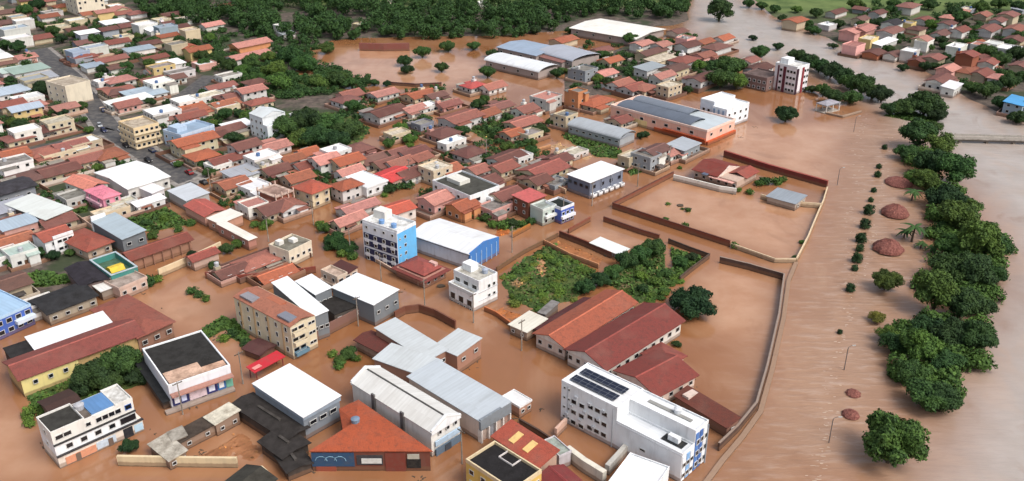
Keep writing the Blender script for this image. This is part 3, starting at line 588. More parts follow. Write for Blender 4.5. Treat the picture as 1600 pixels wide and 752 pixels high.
for x in (-.44, .44):
    for y in (-.4, .4): b.box('post', x - .01, x + .01, y - .03, y + .03, -1, 2.6, 'plain_paint', C('7a3030'))
b.part('painted_highlight', MB().box(-.45 * b.w, -.2 * b.w, -.3 * b.d, .1 * b.d, 2.98, 3.06), 'plain_paint', C('d98f88'))  # pale pink patch painted as the highlight on the red canopy
L, B_, Q = (384, 544), (404, 527), (426, 540); b = hero('shed', 'dark maroon shed roof between the red canopy and the beige block', 'shed', L, para(L, B_, Q, 2.0), Q, 2.0); b.box('wall', -.45, .45, -.45, .45, -1, 1.9, color=C('6a4a44')); b.gable(C('4a2c2c'), 1.9, .5, 'y', .3)

# white metal roofs round a dark court
for L, B_, Q, z, l in (((421, 442), (448, 436), (517, 488), 7, 'tall narrow white metal roof right behind the beige four storey block'), ((450, 440), (484, 436), (530, 452), 6.2, 'white metal roof between the narrow white roof and the black court'), ((529, 449), (558, 424), (612, 456), 6.2, 'bright white square metal roof at the street corner beside the black court')):
    b = hero('metal_hall', l, 'hall', L, para(L, B_, Q, z), Q, z); b.box('wall', -.48, .48, -.49, .48, -1, z - .1, color=C('71777c')); b.shed(C('e6eaec'), z, .4, .1, 'W', side='x'); b.wins('R', 3, 1, 1.0, .8, 3.6)
L, B_, Q = (496, 471), (543, 457), (571, 477); b = hero('shed', 'sunken black roof court framed by bright white metal roofs', 'shed', L, para(L, B_, Q, 3.6), Q, 3.6); b.box('wall', -.5, .5, -.49, .49, -1, 3.5, color=C('4d4640')); b.shed(C('2f2c2a'), 3.5, .5, 0, 'K', side='x'); b.wins('R', 3, 1, 1.1, .9, 2.2)
wall('compound_wall', 'long dark red and grey street wall under the bright white metal roofs', [(489, 536), (545, 507), (614, 471)], 3.2, .4, C('7a5a50'))
L, B_, Q = (503, 424), (533, 409), (557, 421); b = hero('house', 'small beige balcony house with a half dark roof behind the bright white roofs', 'house', L, para(L, B_, Q, 5), Q, 5); b.box('wall', -.5, .5, -.5, .5, -1, 5, color=C('c4ac98')); b.flat(C('c0aa9a'), 5, C('c9b8a6'), 'C', .6, -.5, .0); b.shed(C('4a2c2a'), 4.9, .7, .2, 'b', x0=.02, x1=.5, side='x'); b.wins('L', 2, 2, 1, 1, 1.6, 2.4); b.wins('R', 3, 1, 1.4, 1.1, 4.0, 1)
b.part('balcony', MB().ring(-.5 * b.w - 1.2, -.5 * b.w + .02, -.4 * b.d, .4 * b.d, 2.6, 3.5, .12), 'painted_wall', C('cbb9a8'))
L, B_, Q = (421, 385), (456, 368), (486, 379); b = hero('house', 'small cream house with a dirty flat roof and water boxes, standing alone in the flood', 'house', L, para(L, B_, Q, 4.6), Q, 4.6); b.box('wall', -.5, .5, -.5, .5, -1, 4.6, color=C('d6cbb6')); b.flat(C('7d7a6e'), 4.6, C('d6cbb6'), 'S', .7); b.wins('R', 4, 1, .9, .9, 2.6); b.wins('L', 2, 1, .9, .9, 2.6); b.box('roof_box', -.3, -.1, .2, .42, 4.67, 5.9, color=OFFW); b.box('roof_box', .1, .3, -.05, .2, 4.67, 5.7, color=OFFW); b.box('door', .36, .44, -.503, -.5, -.2, 1.6, 'plain_paint', C('4a2f25'))

# blue apartment block, hangar, red house, stepped white building
L, B_, Q = (566, 347), (596, 333), (650, 350)
b = hero('apartment_block', 'narrow blue apartment block of five floors with navy window bands', 'building', L, para(L, B_, Q, 11.5), Q, 11.5)
b.box('wall', -.5, .5, -.5, .5, -1, 11.5, color=C('63aee0')); b.box('white_wall', -.52, -.5, -.5, .5, -1, 11.6, color=C('d5dbe2')); b.flat(C('dcdedc'), 11.5, WHITE, 'C', .8)
for k in range(4): b.box('navy_band', -.535, -.521, -.49, .47, -.2 + 2.35 * k, 1.5 + 2.35 * k, 'plain_paint', C('20264a'))
b.wins('L', 4, 4, 1.0, 1.0, .7, 2.35, off=.038 * b.w); b.wins('L', 4, 1, .8, .7, 10.4, 1, off=.022 * b.w)
for k in range(4):
    b.part('white_panel', MB().box(-.56 * b.w, -.536 * b.w, (-.43 + .25 * k) * b.d, (-.31 + .25 * k) * b.d, 1.3, 2.3), 'plain_paint', C('d8dade')); b.part('white_panel', MB().box(-.56 * b.w, -.536 * b.w, (-.43 + .25 * k) * b.d, (-.31 + .25 * k) * b.d, 5.9, 6.9), 'plain_paint', C('d8dade'))
b.wins('R', 1, 4, .7, .8, 1.8, 2.5, -.2, .0); b.wins('R', 1, 4, .4, .5, 1.8, 2.5, -.42, -.34); b.box('roof_turret', .05, .45, .15, .48, 11.57, 14, color=OFFW); b.tank(-.2, .1, 11.6, C('6f93c0')); b.tank(-.2, -.25, 11.6, C('6f93c0'))
L, B_, Q = (650, 366), (686, 338), (768, 372)
b = hero('hangar', 'long white metal hangar with a blue front wall behind the blue apartment block', 'warehouse', L, para(L, B_, Q, 5.2), Q, 5.2)
b.box('wall', -.48, .48, -.48, .48, -1, 5.2, color=C('c9ced4')); b.gable(C('d9dcde'), 5.2, 1.0, 'y', .15, 'W'); b.part('blue_front', MB().prism([(-.49 * b.w, -1), (-.49 * b.w, 5.5), (0, 6.7), (.49 * b.w, 5.5), (.49 * b.w, -1)], 'y', -.5 * b.d - .3, -.5 * b.d + .1), 'painted_wall', C('3f76b8'))
for k in range(6): b.part('pillar', MB().box((-.46 + .17 * k) * b.w - .15, (-.46 + .17 * k) * b.w + .15, -.5 * b.d - .45, -.5 * b.d - .31, -1, 4.6), 'plain_paint', C('8fb0d4'))
b.box('gutter', -.515, -.49, -.5, .5, 4.95, 5.1, 'plain_paint', C('5c5f64'))
L, B_, Q = (617, 417), (651, 396), (698, 420)
b = hero('house', 'low house with a two tier red hipped roof below the blue apartment block', 'house', L, para(L, B_, Q, 3), Q, 3)
b.box('wall', -.42, .42, -.42, .42, -1, 3, color=C('a5786a')); b.hip(C('6e3833'), 2.6, .9, .2, x0=-.5, x1=.5, y0=-.5, y1=.5); b.hip(C('864640'), 3.5, 1.7, .1, x0=-.36, x1=.36, y0=-.36, y1=.36, name='upper_roof'); b.wins('R', 3, 1, 1, .8, 1.4, 1, -.4, .4, off=-.08 * b.d)
b.part('roof_hatch', MB().box(.16 * b.w, .28 * b.w, -.3 * b.d, -.12 * b.d, 3.9, 4.9), 'plain_paint', C('c9a39a'))
L, B_, Q = (708, 425), (738, 412), (778, 429)
b = hero('apartment_block', 'white stepped three storey house with dark arched openings beside the shrub garden', 'building', L, para(L, B_, Q, 7.6), Q, 7.6)
b.box('wall', -.5, .5, -.5, .5, -1, 7.6, color=C('e0e2e2')); b.flat(C('b9b6ac'), 7.6, WHITE, 'C', .7); b.box('front_wing', -.78, -.5, -.5, .5, -1, 4.6, color=C('e4e5e5')); b.flat(C('c2c0b6'), 4.6, WHITE, 'C', .8, -.78, -.505)
b.wins('L', 3, 1, 1.7, 1.8, 1.9, 1, -.5, .5, off=.28 * b.w); b.wins('L', 3, 1, 1.6, 1.2, 5.9, 1); b.wins('R', 2, 2, .8, .9, 2.6, 2.9, -.1, .45); b.wins('L', 4, 1, .6, .5, .2, 1, -.5, .5, off=.28 * b.w)
b.box('roof_turret', -.1, .3, .1, .45, 7.67, 9.6, color=WHITE); b.tank(.25, -.2, 7.7, C('9aa4b4')); b.box('balcony_rail', -.8, -.785, -.5, .5, 4.4, 5.4, 'plain_paint', C('c9cccc'))
for k in range(2): b.box('floor_band', -.515, .515, -.515, .515, 4.62 - 2.4 * k, 4.76 - 2.4 * k, 'plain_paint', C('b8babc'))

# grey building with white roof
L, B_, Q = (889, 273), (939, 253), (972, 266)
b = hero('office_building', 'blue grey two storey building with a flat white roof at the street crossing', 'building', L, para(L, B_, Q, 5.8), Q, 5.8)
b.box('wall', -.49, .49, -.49, .49, -1, 5.8, color=C('6f7686')); b.shed(C('eceef0'), 5.8, .35, .25, 'W', side='x'); b.wins('L', 4, 1, 1.2, .9, 3.9, frame=C('3c4250')); b.wins('R', 4, 1, 1.2, 1.0, 3.9, frame=C('3c4250')); b.box('plinth', -.505, .505, -.505, .505, -1, .9, color=C('8a8f9a'))
for k in range(6): b.part('balcony', MB().ring((-.47 + .166 * k) * b.w, (-.36 + .166 * k) * b.w, -.5 * b.d - 1.3, -.5 * b.d + .1, .6, 1.7, .15), 'painted_wall', WHITE)
for k in range(4): b.part('pillar', MB().box((-.45 + .29 * k) * b.w - .15, (-.45 + .29 * k) * b.w + .15, -.5 * b.d - .16, -.5 * b.d - .002, 2.2, 5.7), 'painted_wall', C('848b99'))

# peach factory and white towers, grey arched hall
b = hero('factory', 'peach walled factory with dark blue grey barrel roofs and orange base, on the flood', 'factory', (957, 166), (1105, 207), (1146, 188), 5.4)
b.box('wall', -.5, .5, -.5, .5, -1, 5.4, color=C('dcaf9c')); b.part('parapet', MB().ring(-.505 * b.w, .505 * b.w, -.505 * b.d, .505 * b.d, 5.2, 6.1, .4), 'painted_wall', C('e0c4b6'))
b.arch(C('5e6672'), 5.5, 1.2, 'y', 0, 'G', -.42, .08, -.32, .46); b.arch(C('737b86'), 5.5, 1.2, 'y', 0, 'G', .12, .48, -.15, .46); b.part('roof', MB().box(-.48 * b.w, .48 * b.w, -.48 * b.d, .48 * b.d, 5.3, 5.52), 'metal_sheet_along', C('b9c3c8'), None, 'pale flat roof strip between the barrel roofs')
b.wins('L', 7, 1, 1.6, 1.1, 3.6, 1, -.42, .48); b.wins('R', 3, 1, 1.4, 1.1, 3.6); b.box('orange_base', -.52, -.5, -.5, .02, -1, 1.7, color=C('b5552f')); b.box('orange_base', -.5, .5, -.52, -.5, -1, 1.5, color=C('b5552f')); b.box('orange_canopy', -.56, -.5, -.5, -.08, 2.2, 2.5, 'plain_paint', C('a84f30')); b.box('cream_panel', -.507, -.5, .1, .3, -1, 3, 'painted_wall', C('d9c48e'))
b = hero('factory_tower', 'pair of tall white blocks standing behind the peach factory', 'building', (1092, 160), (1136, 172), (1171, 160), 8)
b.box('wall', -.5, .5, -.5, .0, -1, 7.6, color=C('dfe4ea')); b.box('wall', -.42, .5, .01, .5, -1, 9, color=C('d5dce4')); b.flat(C('dfe2e4'), 7.6, WHITE, 'W', .5, y1=.0); b.flat(C('dfe2e4'), 9, WHITE, 'W', .5, x0=-.42, y0=.01)
for k in range(3): b.box('blue_stripe', -.512, -.5, -.42 + .16 * k, -.36 + .16 * k, 1, 7.2, 'plain_paint', C('8ba0b8'))
b.wins('R', 4, 2, 1.1, 1.0, 2.6, 2.8); b.wins('L', 2, 2, 1.1, 1.0, 2.6, 2.8, .1, .45, off=-.08 * b.w)
L, B_, Q = (893, 196), (911, 185), (987, 208); b = hero('hall', 'long grey barrel roofed hall beside a dark green strip of grass', 'hall', L, para(L, B_, Q, 3.8), Q, 3.8)
b.box('wall', -.48, .48, -.49, .49, -1, 3.8, color=C('9aa0a4')); b.arch(C('a3a9ae'), 3.8, 1.7, 'y', .2, 'G'); b.part('gable_wall', MB().prism([(-.49 * b.w, 3.7), (0, 5.3), (.49 * b.w, 3.7)], 'y', -.5 * b.d - .02, -.49 * b.d), 'painted_wall', C('8b929a')); b.wins('L', 8, 1, 1.4, .7, 2.6)
b = hero('clubhouse', 'long brown roofed clubhouse behind the white arched wall of the field', 'building', (1080, 265), (1152, 284), (1188, 267), 3.4)
b.box('wall', -.47, .47, -.47, .47, -1, 3.3, color=C('b8a090')); b.gable(C('6f332c'), 3.3, 1.8, 'y', .3, 'r', y1=.5, y0=-.05); b.gable(C('84443a'), 3.1, 1.2, 'x', .3, 'r', y0=-.5, y1=-.1, x0=-.1, x1=.5); b.part('white_gable', MB().prism([(-.5 * b.w, 3.0), (0, 5.4), (.5 * b.w, 3.0)], 'y', -.09 * b.d, -.06 * b.d), 'painted_wall', C('d6c4b8')); b.part('porch_roof', MB().box(-.58 * b.w, -.42 * b.w, -.42 * b.d, .1 * b.d, 2.7, 2.9), 'clay_tile', C('c79a90')); b.part('porch_roof', MB().box(-.62 * b.w, -.46 * b.w, .13 * b.d, .25 * b.d, 3.3, 3.5), 'metal_sheet_along', C('5a6478')); b.wins('L', 6, 1, 1.1, 1, 1.6, off=-.03 * b.w)
L, B_, Q = (1193, 307), (1217, 297), (1265, 307); b = hero('shed', 'grey sheet metal shed at the corner of the flooded field', 'shed', L, para(L, B_, Q, 2.6), Q, 2.6); b.box('wall', -.46, .46, -.48, .48, -1, 2.5, color=C('b0a396')); b.shed(C('8e969e'), 2.5, .4, .2, 'G', side='x'); b.wins('R', 2, 1, .9, .7, 1.4)
b = hero('tower_block', 'white tower block with burgundy stripes standing at the river end', 'building', (1213, 100), (1246, 108), (1264, 102), 12)
b.box('wall', -.5, .5, -.5, .5, -1, 12, color=C('e2dfe2')); b.flat(C('d9d9d6'), 12, WHITE, 'C', .8); b.box('roof_turret', -.2, .3, .1, .45, 12.1, 14.5, color=WHITE)
for y0, y1 in ((-.02, .1), (.3, .36)): b.box('burgundy_stripe', -.53, -.5, y0, y1, -.5, 11.8, 'plain_paint', C('5a2433'))
for x0, x1 in ((-.5, -.36), (-.05, .08)): b.box('burgundy_stripe', x0, x1, -.53, -.5, -.5, 11.8, 'plain_paint', C('8a3038' if x0 > -.3 else '3a2230'))
b.wins('L', 3, 4, 1.2, 1.1, 1.6, 2.8, -.48, -.04); b.wins('L', 1, 4, 1.2, 1.1, 1.6, 2.8, .12, .3); b.wins('R', 2, 4, 1.2, 1.1, 1.6, 2.8, .1, .5)
b = hero('apartment_block', 'brown block with dark balconies left of the burgundy striped tower', 'building', (1166, 116), (1200, 126), (1216, 116), 6)
b.box('wall', -.5, .5, -.5, .5, -1, 6, color=C('7a6460')); b.flat(C('6a5a56'), 6, C('7a6460'), 'S', .6); b.wins('L', 5, 2, 1.2, 1.1, 1.5, 2.8, frame=WHITE); b.wins('R', 2, 2, 1.2, 1.1, 1.5, 2.8)

# red roofed school halls beside the big yard
GRP = None
L, B_, Q = (840, 521), (946, 452), (989, 473); b = hero('school_hall', 'long orange tiled hall beside the shrub garden', 'hall', L, para(L, B_, Q, 4), Q, 4)
b.box('wall', -.49, .49, -.46, .46, -1, 4, color=C('cfc0b4')); b.gable(OTILE, 4, 1.5, 'x', .5, 'r', ends=C('d9d4cc'), cap=True); b.wins('R', 9, 1, 1.4, 1.1, 2.2, off=-.04 * b.d); b.wins('L', 3, 1, 1.1, 1.0, 2.2, off=-.01 * b.w); b.box('door', -.3, -.26, -.465, -.46, -.5, 1.6, 'plain_paint', C('5a3a2a'))
b.part('side_roof', MB().prism([(.5 * b.d + .5, 3.3), (.5 * b.d + .5, 3.45), (.5 * b.d + 4.0, 2.4), (.5 * b.d + 4.0, 2.25)], 'x', -.4 * b.w, .35 * b.w), 'clay_tile', C('4f2a2a'), None, 'dark maroon lean-to roof')
b.part('side_wall', MB().box(-.38 * b.w, .33 * b.w, .5 * b.d + 3.4, .5 * b.d + 3.6, -1, 2.4), 'painted_wall', C('6a4a40'))
L, B_, Q = (886, 546), (1006, 474), (1066, 501); b = hero('school_hall', 'broad dark red gabled hall with a white end wall, next to the round tree', 'hall', L, para(L, B_, Q, 4.4), Q, 4.4)
b.box('wall', -.49, .49, -.47, .47, -1, 4.4, color=C('d2cbc2')); b.gable(C('6b3530'), 4.4, 2.1, 'x', .5, 'r', ends=C('dad9d4'), cap=True); b.wins('L', 5, 1, 1.1, 1.1, 2.6, off=-.01 * b.w); b.wins('R', 9, 1, 1.4, 1.1, 2.4, off=-.03 * b.d); b.box('door', .2, .24, -.475, -.47, -.5, 1.6, 'plain_paint', C('5a3a2a'))
L, B_, Q = (968, 580), (1022, 545), (1082, 586); b = hero('school_hall', 'short dark red gabled wing between the solar panelled block and the flooded yard', 'hall', L, para(L, B_, Q, 3.8), Q, 3.8)
b.box('wall', -.48, .48, -.47, .47, -1, 3.8, color=C('cdb9ac')); b.gable(C('713832'), 3.8, 1.7, 'x', .4, 'r', ends=C('d6c8be'), cap=True); b.wins('R', 4, 1, 1.1, .9, 2.2, off=-.03 * b.d); b.wins('A', 2, 1, 1.1, .9, 2.2, off=-.02 * b.w)
L, B_, Q = (1012, 553), (1033, 533), (1062, 556); b = hero('school_annex', 'small red roofed annex behind the dark red gabled wing, at the yard', 'annex', L, para(L, B_, Q, 3.2), Q, 3.2); b.box('wall', -.47, .47, -.47, .47, -1, 3.2, color=C('c9b0a2')); b.hip(C('7a3f38'), 3.2, 1.2); b.wins('R', 2, 1, 1, .9, 1.8)
L, B_, Q = (1052, 618), (1074, 609), (1158, 657); b = hero('shed', 'long brown tiled lean-to along the back of the solar panelled block', 'shed', L, para(L, B_, Q, 2.8), Q, 2.8); b.box('wall', -.46, .46, -.49, .49, -1, 2.7, color=C('7a5a4c')); b.shed(C('5f352c'), 2.6, .9, .2, 'b', side='x'); b.wins('R', 1, 1, 1, .8, 1.5); b.part('white_porch', MB().box(-.3 * b.w, .5 * b.w, .28 * b.d, .4 * b.d, 3.0, 3.6), 'plain_paint', C('c9b6aa'))
L, B_, Q = (797, 507), (827, 487), (853, 500); b = hero('shed', 'small white roofed shed at the street side of the shrub garden', 'shed', L, para(L, B_, Q, 2.8), Q, 2.8); b.box('wall', -.47, .47, -.47, .47, -1, 2.7, color=C('a5917e')); b.shed(C('d6d2c4'), 2.7, .3, .2, 'W', side='x'); b.wins('L', 2, 1, .8, .7, 1.5)
wall('compound_wall', 'low orange brick wall below the white stepped house', [(757, 486), (775, 494), (800, 512)], 1.4, .4, C('b0683f'))
L, B_, Q = (842, 488), (862, 470), (872, 474); b = hero('shed', 'thin grey slab roof between the shrub garden and the orange hall', 'shed', L, para(L, B_, Q, 2.6), Q, 2.6); b.box('wall', -.46, .46, -.46, .46, -1, 2.5, color=C('6f6660')); b.shed(C('7f7c7a'), 2.5, .2, .2, 'S', side='x')

# bottom centre
L, B_, Q = (730, 721), (773, 691), (844, 738); b = hero('shop_building', 'yellow walled building with a sunken black roof at the bottom edge', 'building', L, para(L, B_, Q, 6.4), Q, 6.4)
b.box('wall', -.5, .5, -.5, .5, -1, 6.4, color=C('cfae5e')); b.flat(C('211f20'), 6.4, C('cdbb98'), 'K', .6, t=.3); b.wins('L', 4, 2, 1.1, 1.0, 2.0, 2.6); b.wins('R', 3, 2, 1.1, 1.0, 2.0, 2.6)
b.part('roof_kerb', MB().ring(.15 * b.w, .5 * b.w, -.1 * b.d, .2 * b.d, 6.45, 6.8, .15), 'plain_paint', C('cfc8c4'))
L, B_, Q = (775, 682), (799, 661), (866, 711); b = hero('row_house', 'red and orange tiled roof with pale yellow skylights behind the sunken black roof', 'house', L, para(L, B_, Q, 5), Q, 5)
b.box('wall', -.48, .48, -.48, .48, -1, 4.9, color=C('b89a88')); b.shed(C('94493a'), 4.9, 1.2, .3, 'r', side='x'); b.wins('L', 4, 1, 1, .9, 3.2)
for y in (.12, -.18): b.part('skylight', MB().prism([(-.3 * b.w, 5.35), (-.3 * b.w, 5.5), (.25 * b.w, 6.15), (.25 * b.w, 6.0)], 'y', y * b.d, y * b.d + 1.5), 'plain_paint', C('d9b878'))
L, B_, Q = (848, 690), (866, 681), (892, 705); b = hero('annex', 'small grey flat slab beside the roof with yellow skylights', 'annex', L, para(L, B_, Q, 3.6), Q, 3.6); b.box('wall', -.48, .48, -.48, .48, -1, 3.5, color=C('b9b4b8')); b.flat(C('9aa39a'), 3.5, C('c0bcc0'), 'S', .3)
L, B_, Q = (836, 748), (880, 728), (908, 750); b = hero('row_house', 'dark red tiled roof cut by the bottom edge beside the thick white wall', 'house', L, para(L, B_, Q, 4.2), Q, 4.2); b.box('wall', -.48, .48, -.48, .48, -1, 4.1, color=C('8f6f62')); b.gable(C('6f3030'), 4.1, 1.2, 'y', .3, cap=True); b.wins('L', 2, 1, 1, .9, 2.2)
L, B_, Q = (346, 757), (385, 728), (432, 748); b = hero('house', 'dark gabled roof with a cream end wall at the bottom edge', 'house', L, para(L, B_, Q, 4), Q, 4); b.box('wall', -.48, .48, -.48, .48, -1, 3.9, color=C('d2c39a')); b.gable(C('3c3a34'), 3.9, 1.2, 'x', .3, 'K', ends=C('d2c39a')); b.part('cream_gable', MB().prism([(-.48 * b.d, 3.6), (0, 5.2), (.48 * b.d, 3.6)], 'x', .5 * b.w + .3, .5 * b.w + .5), 'painted_wall', C('dccfae'))

# shacks by the mud yard, bottom left
for L, B_, Q, z, cc, k, l in (((320, 652), (358, 631), (374, 643), 3.2, 'd0cab8', 'C', 'small cream roofed shack at the lane, nearest the black roofed shop'), ((240, 694), (262, 675), (284, 706), 2.6, 'b9b3a6', 'C', 'small pale slab roofed shack at the left end of the mud yard'), ((266, 680), (322, 651), (336, 664), 2.6, '4a4038', 'S', 'long dark brown shack roof between two pale shacks'), ((262, 676), (284, 668), (292, 682), 3.0, 'a39d92', 'S', 'grey slab roof shack squeezed beside the long dark shack')):
    b = hero('shack', l, 'shed', L, para(L, B_, Q, z), Q, z); b.box('wall', -.46, .46, -.46, .46, -1, z - .1, color=C('8c7666')); b.shed(C(cc), z - .1, .35, .2, k, side='x'); b.wins('R', 2, 1, .8, .7, 1.5)

# left edge: blue house, black roofs, teal court
b = hero('house', 'pale blue roofed house with deep blue walls at the left edge', 'house', (-52, 478), (-12, 506), (42, 478), 5.5)
b.box('wall', -.5, .5, -.5, .5, -1, 5.5, color=C('3f5fae')); b.flat(C('9fbcd6'), 5.5, C('a9c4dc'), 'L', .5); b.wins('R', 4, 2, 1.3, 1.1, 1.7, 2.5); b.box('white_balcony', .0, .5, -.6, -.5, 2.5, 3.5, color=C('c9d4e0'))
b = hero('shed', 'wide black roofed shed with a pale front wall right of the blue walled house', 'shed', (50, 470), (72, 494), (148, 462), 3.6); b.box('wall', -.47, .47, -.47, .47, -1, 3.5, color=C('a59a88')); b.gable(C('2e2e30'), 3.5, .8, 'x', .3, 'K'); b.wins('R', 4, 1, 1, .8, 2.0)
b = hero('house', 'black roofed house left of the teal walled court', 'house', (104, 420), (126, 450), (168, 436), 4); b.box('wall', -.47, .47, -.47, .47, -1, 3.9, color=C('6f5f5c')); b.gable(C('2f2b32'), 3.9, .8, 'y', .3, 'K'); b.wins('R', 2, 1, 1, .9, 2.2)
b = hero('shed', 'low white awning roof in front of the teal walled court', 'shed', (150, 448), (156, 458), (186, 444), 3); b.box('wall', -.45, .45, -.45, .45, -1, 2.9, color=C('8f8478')); b.shed(C('dcdcd8'), 2.9, .25, .2, 'W', side='y')
L, B_, Q = (142, 410), (182, 396), (214, 420); b = hero('walled_court', 'teal walled rooftop court with a yellow tarpaulin inside', 'building', L, para(L, B_, Q, 4.2), Q, 4.2)
b.box('wall', -.5, .5, -.5, .5, -1, 3, color=C('b9b0a6')); b.part('teal_wall', MB().ring(-.5 * b.w, .5 * b.w, -.5 * b.d, .5 * b.d, 2.9, 4.8, .3), 'painted_wall', C('3f7f78')); b.part('coping', MB().ring(-.51 * b.w, .51 * b.w, -.51 * b.d, .51 * b.d, 4.804, 5.0, .5), 'plain_paint', C('a9b6bc'))
b.part('floor', MB().box(-.48 * b.w, .48 * b.w, -.48 * b.d, .48 * b.d, 3.004, 3.06), 'concrete_slab', C('4f6f5a')); b.part('tarpaulin', MB().prism([(-2.2, 3.1), (-1.2, 4.3), (.6, 4.1), (2.2, 3.1)], 'x', -1.8, 2.2), 'plain_paint', C('d2b43c'))
b = hero('house', 'pale pinkish front building below the teal walled court', 'house', (170, 440), (184, 456), (222, 434), 3.6); b.box('wall', -.48, .48, -.48, .48, -1, 3.5, color=C('c4aa9c')); b.flat(C('a89a90'), 3.5, C('c4aa9c'), 'S', .5); b.wins('R', 3, 1, 1, .9, 2.0)
L, B_, Q = (192, 396), (284, 362), (296, 374); b = hero('row_house', 'long brown tiled roof above the flooded yard and the cream street wall', 'house', L, para(L, B_, Q, 3.8), Q, 3.8); b.box('wall', -.48, .48, -.45, .45, -1, 3.7, color=C('96705c')); b.gable(C('6d3c33'), 3.7, 1.2, 'x', .4, 'r', cap=True)
for k in range(7): b.part('post', MB().box((-.46 + .15 * k) * b.w - .12, (-.46 + .15 * k) * b.w + .12, -.5 * b.d - .3, -.5 * b.d - .05, -1, 3.3), 'plain_paint', C('8f6a58'))
L, B_, Q = (290, 402), (330, 386), (341, 394); b = hero('house', 'small red tiled house behind the long cream street wall', 'house', L, para(L, B_, Q, 3.2), Q, 3.2); b.box('wall', -.46, .46, -.46, .46, -1, 3.1, color=C('b59a8c')); b.gable(C('7d443c'), 3.1, .9, 'x', .3, cap=True); b.wins('L', 1, 1, 1, .9, 1.8)
L, B_, Q = (144, 346), (180, 334), (227, 362); b = hero('metal_hall', 'pale blue grey metal roofed hall left of the green vacant lot', 'hall', L, para(L, B_, Q, 5.4), Q, 5.4); b.box('wall', -.48, .48, -.48, .48, -1, 5.3, color=C('6f7478')); b.shed(C('a3b1b9'), 5.3, .5, .15, 'L', side='x'); b.part('white_front', MB().box(-.5 * b.w, .1 * b.w, .49 * b.d, .52 * b.d, 2, 6.8), 'painted_wall', WHITE); b.wins('R', 2, 1, 1.2, .9, 3.4)
L, B_, Q = (22, 318), (54, 299), (99, 329); b = hero('metal_hall', 'large white grey metal roof at the town edge left of a green yard', 'hall', L, para(L, B_, Q, 5), Q, 5); b.box('wall', -.48, .48, -.48, .48, -1, 4.9, color=C('5a5450')); b.shed(C('cfd4d0'), 4.9, .4, .15, 'W', side='x'); b.wins('R', 3, 1, 1.2, .9, 3.2)
L, B_, Q = (57, 376), (70, 352), (107, 362); b = hero('house', 'white two storey house with a red roof and dark windows in its front', 'house', (56, 366), (66, 382), (106, 364), 5.6); b.box('wall', -.48, .48, -.48, .48, -1, 5.5, color=C('dfe0e0')); b.gable(C('8a4c40'), 5.5, 1.3, 'x', .3, cap=True); b.wins('R', 3, 2, 1.3, 1.0, 1.9, 2.4, -.3, .45); b.part('front_wall', MB().box(-.2 * b.w, .5 * b.w, -.5 * b.d - .3, -.48 * b.d - .01, -1, 6.4), 'painted_wall', C('e2e3e3')); b.wins('R', 3, 2, 1.2, .8, 2.2, 2.3, -.1, .45, off=.31)
L, B_, Q = (105, 371), (134, 352), (162, 378); b = hero('house', 'broad red brown hipped house left of the pale blue grey metal roof', 'house', L, para(L, B_, Q, 3.8), Q, 3.8); b.box('wall', -.46, .46, -.46, .46, -1, 3.7, color=C('c2ac98')); b.hip(C('84463a'), 3.7, 1.6); b.wins('L', 2, 1, 1, .9, 2.2); b.wins('R', 2, 1, 1, .9, 2.2)
# row by the pink wall
L, B_, Q = (268, 298), (300, 285), (321, 303); b = hero('metal_hall', 'pale grey metal roof where the dry street meets the flood', 'hall', L, para(L, B_, Q, 4), Q, 4); b.box('wall', -.48, .48, -.48, .48, -1, 3.9, color=C('a5a3a0')); b.shed(C('c0c6cc'), 3.9, .4, .15, 'G', side='x'); b.wins('R', 2, 1, 1, .9, 2.2)
L, B_, Q = (287, 321), (320, 311), (353, 328); b = hero('house', 'red roofed house between the pale grey roof and the white frame roofs', 'house', L, para(L, B_, Q, 3.6), Q, 3.6); b.box('wall', -.48, .48, -.48, .48, -1, 3.5, color=C('c79a88')); b.gable(C('9a5048'), 3.5, .9, 'y', .3, cap=True); b.wins('R', 2, 1, 1, .9, 2.0)
L, B_, Q = (324, 341), (360, 327), (379, 336); b = hero('hall', 'white frame roof laid across the head of the sunken yard', 'hall', L, para(L, B_, Q, 3.6), Q, 3.6); b.box('wall', -.48, .48, -.46, .46, -1, 3.5, color=C('b58a76')); b.shed(C('e0dcd2'), 3.5, .25, .15, 'W', side='x'); b.wins('L', 1, 1, .9, .8, 2)
L, B_, Q = (340, 351), (352, 346), (400, 371); b = hero('hall', 'narrow white roof running down beside the sunken yard', 'hall', L, para(L, B_, Q, 3.6), Q, 3.6); b.box('wall', -.46, .46, -.48, .48, -1, 3.5, color=C('a8786a')); b.shed(C('e0dcd2'), 3.5, .25, .15, 'W', side='y'); b.wins('L', 3, 1, .9, .8, 2)
# two storey dark roof white house, pink roofs etc
L, B_, Q = (683, 284), (722, 266), (773, 292); b = hero('apartment_block', 'white two storey house with a dark moss stained roof and black windows', 'building', L, para(L, B_, Q, 6), Q, 6)
b.box('wall', -.5, .5, -.5, .5, -1, 6, color=C('e0e1e1')); b.flat(C('4a4a44'), 6, WHITE, 'K', .6); b.wins('L', 5, 1, 1.2, 1.0, 4.6); b.wins('R', 2, 1, 2.2, 1.2, 4.4); b.wins('L', 3, 1, 1, .9, 1.6); b.box('roof_frame', -.2, .15, .0, .35, 6.1, 7.4, color=C('cfcdc4')); b.box('balcony', .05, .5, -.62, -.5, 3.2, 4.2, color=WHITE)
L, B_, Q = (805, 305), (828, 294), (848, 307); b = hero('house', 'tall brick red house with a flat bright pink roof', 'house', L, para(L, B_, Q, 6.2), Q, 6.2); b.box('wall', -.48, .48, -.48, .48, -1, 6.1, color=C('7a4a38')); b.shed(C('b05a58'), 6.1, .4, .25, 'R', side='x'); b.wins('L', 2, 2, .9, .9, 2.2, 2.4); b.wins('R', 2, 2, .9, .9, 2.2, 2.4)
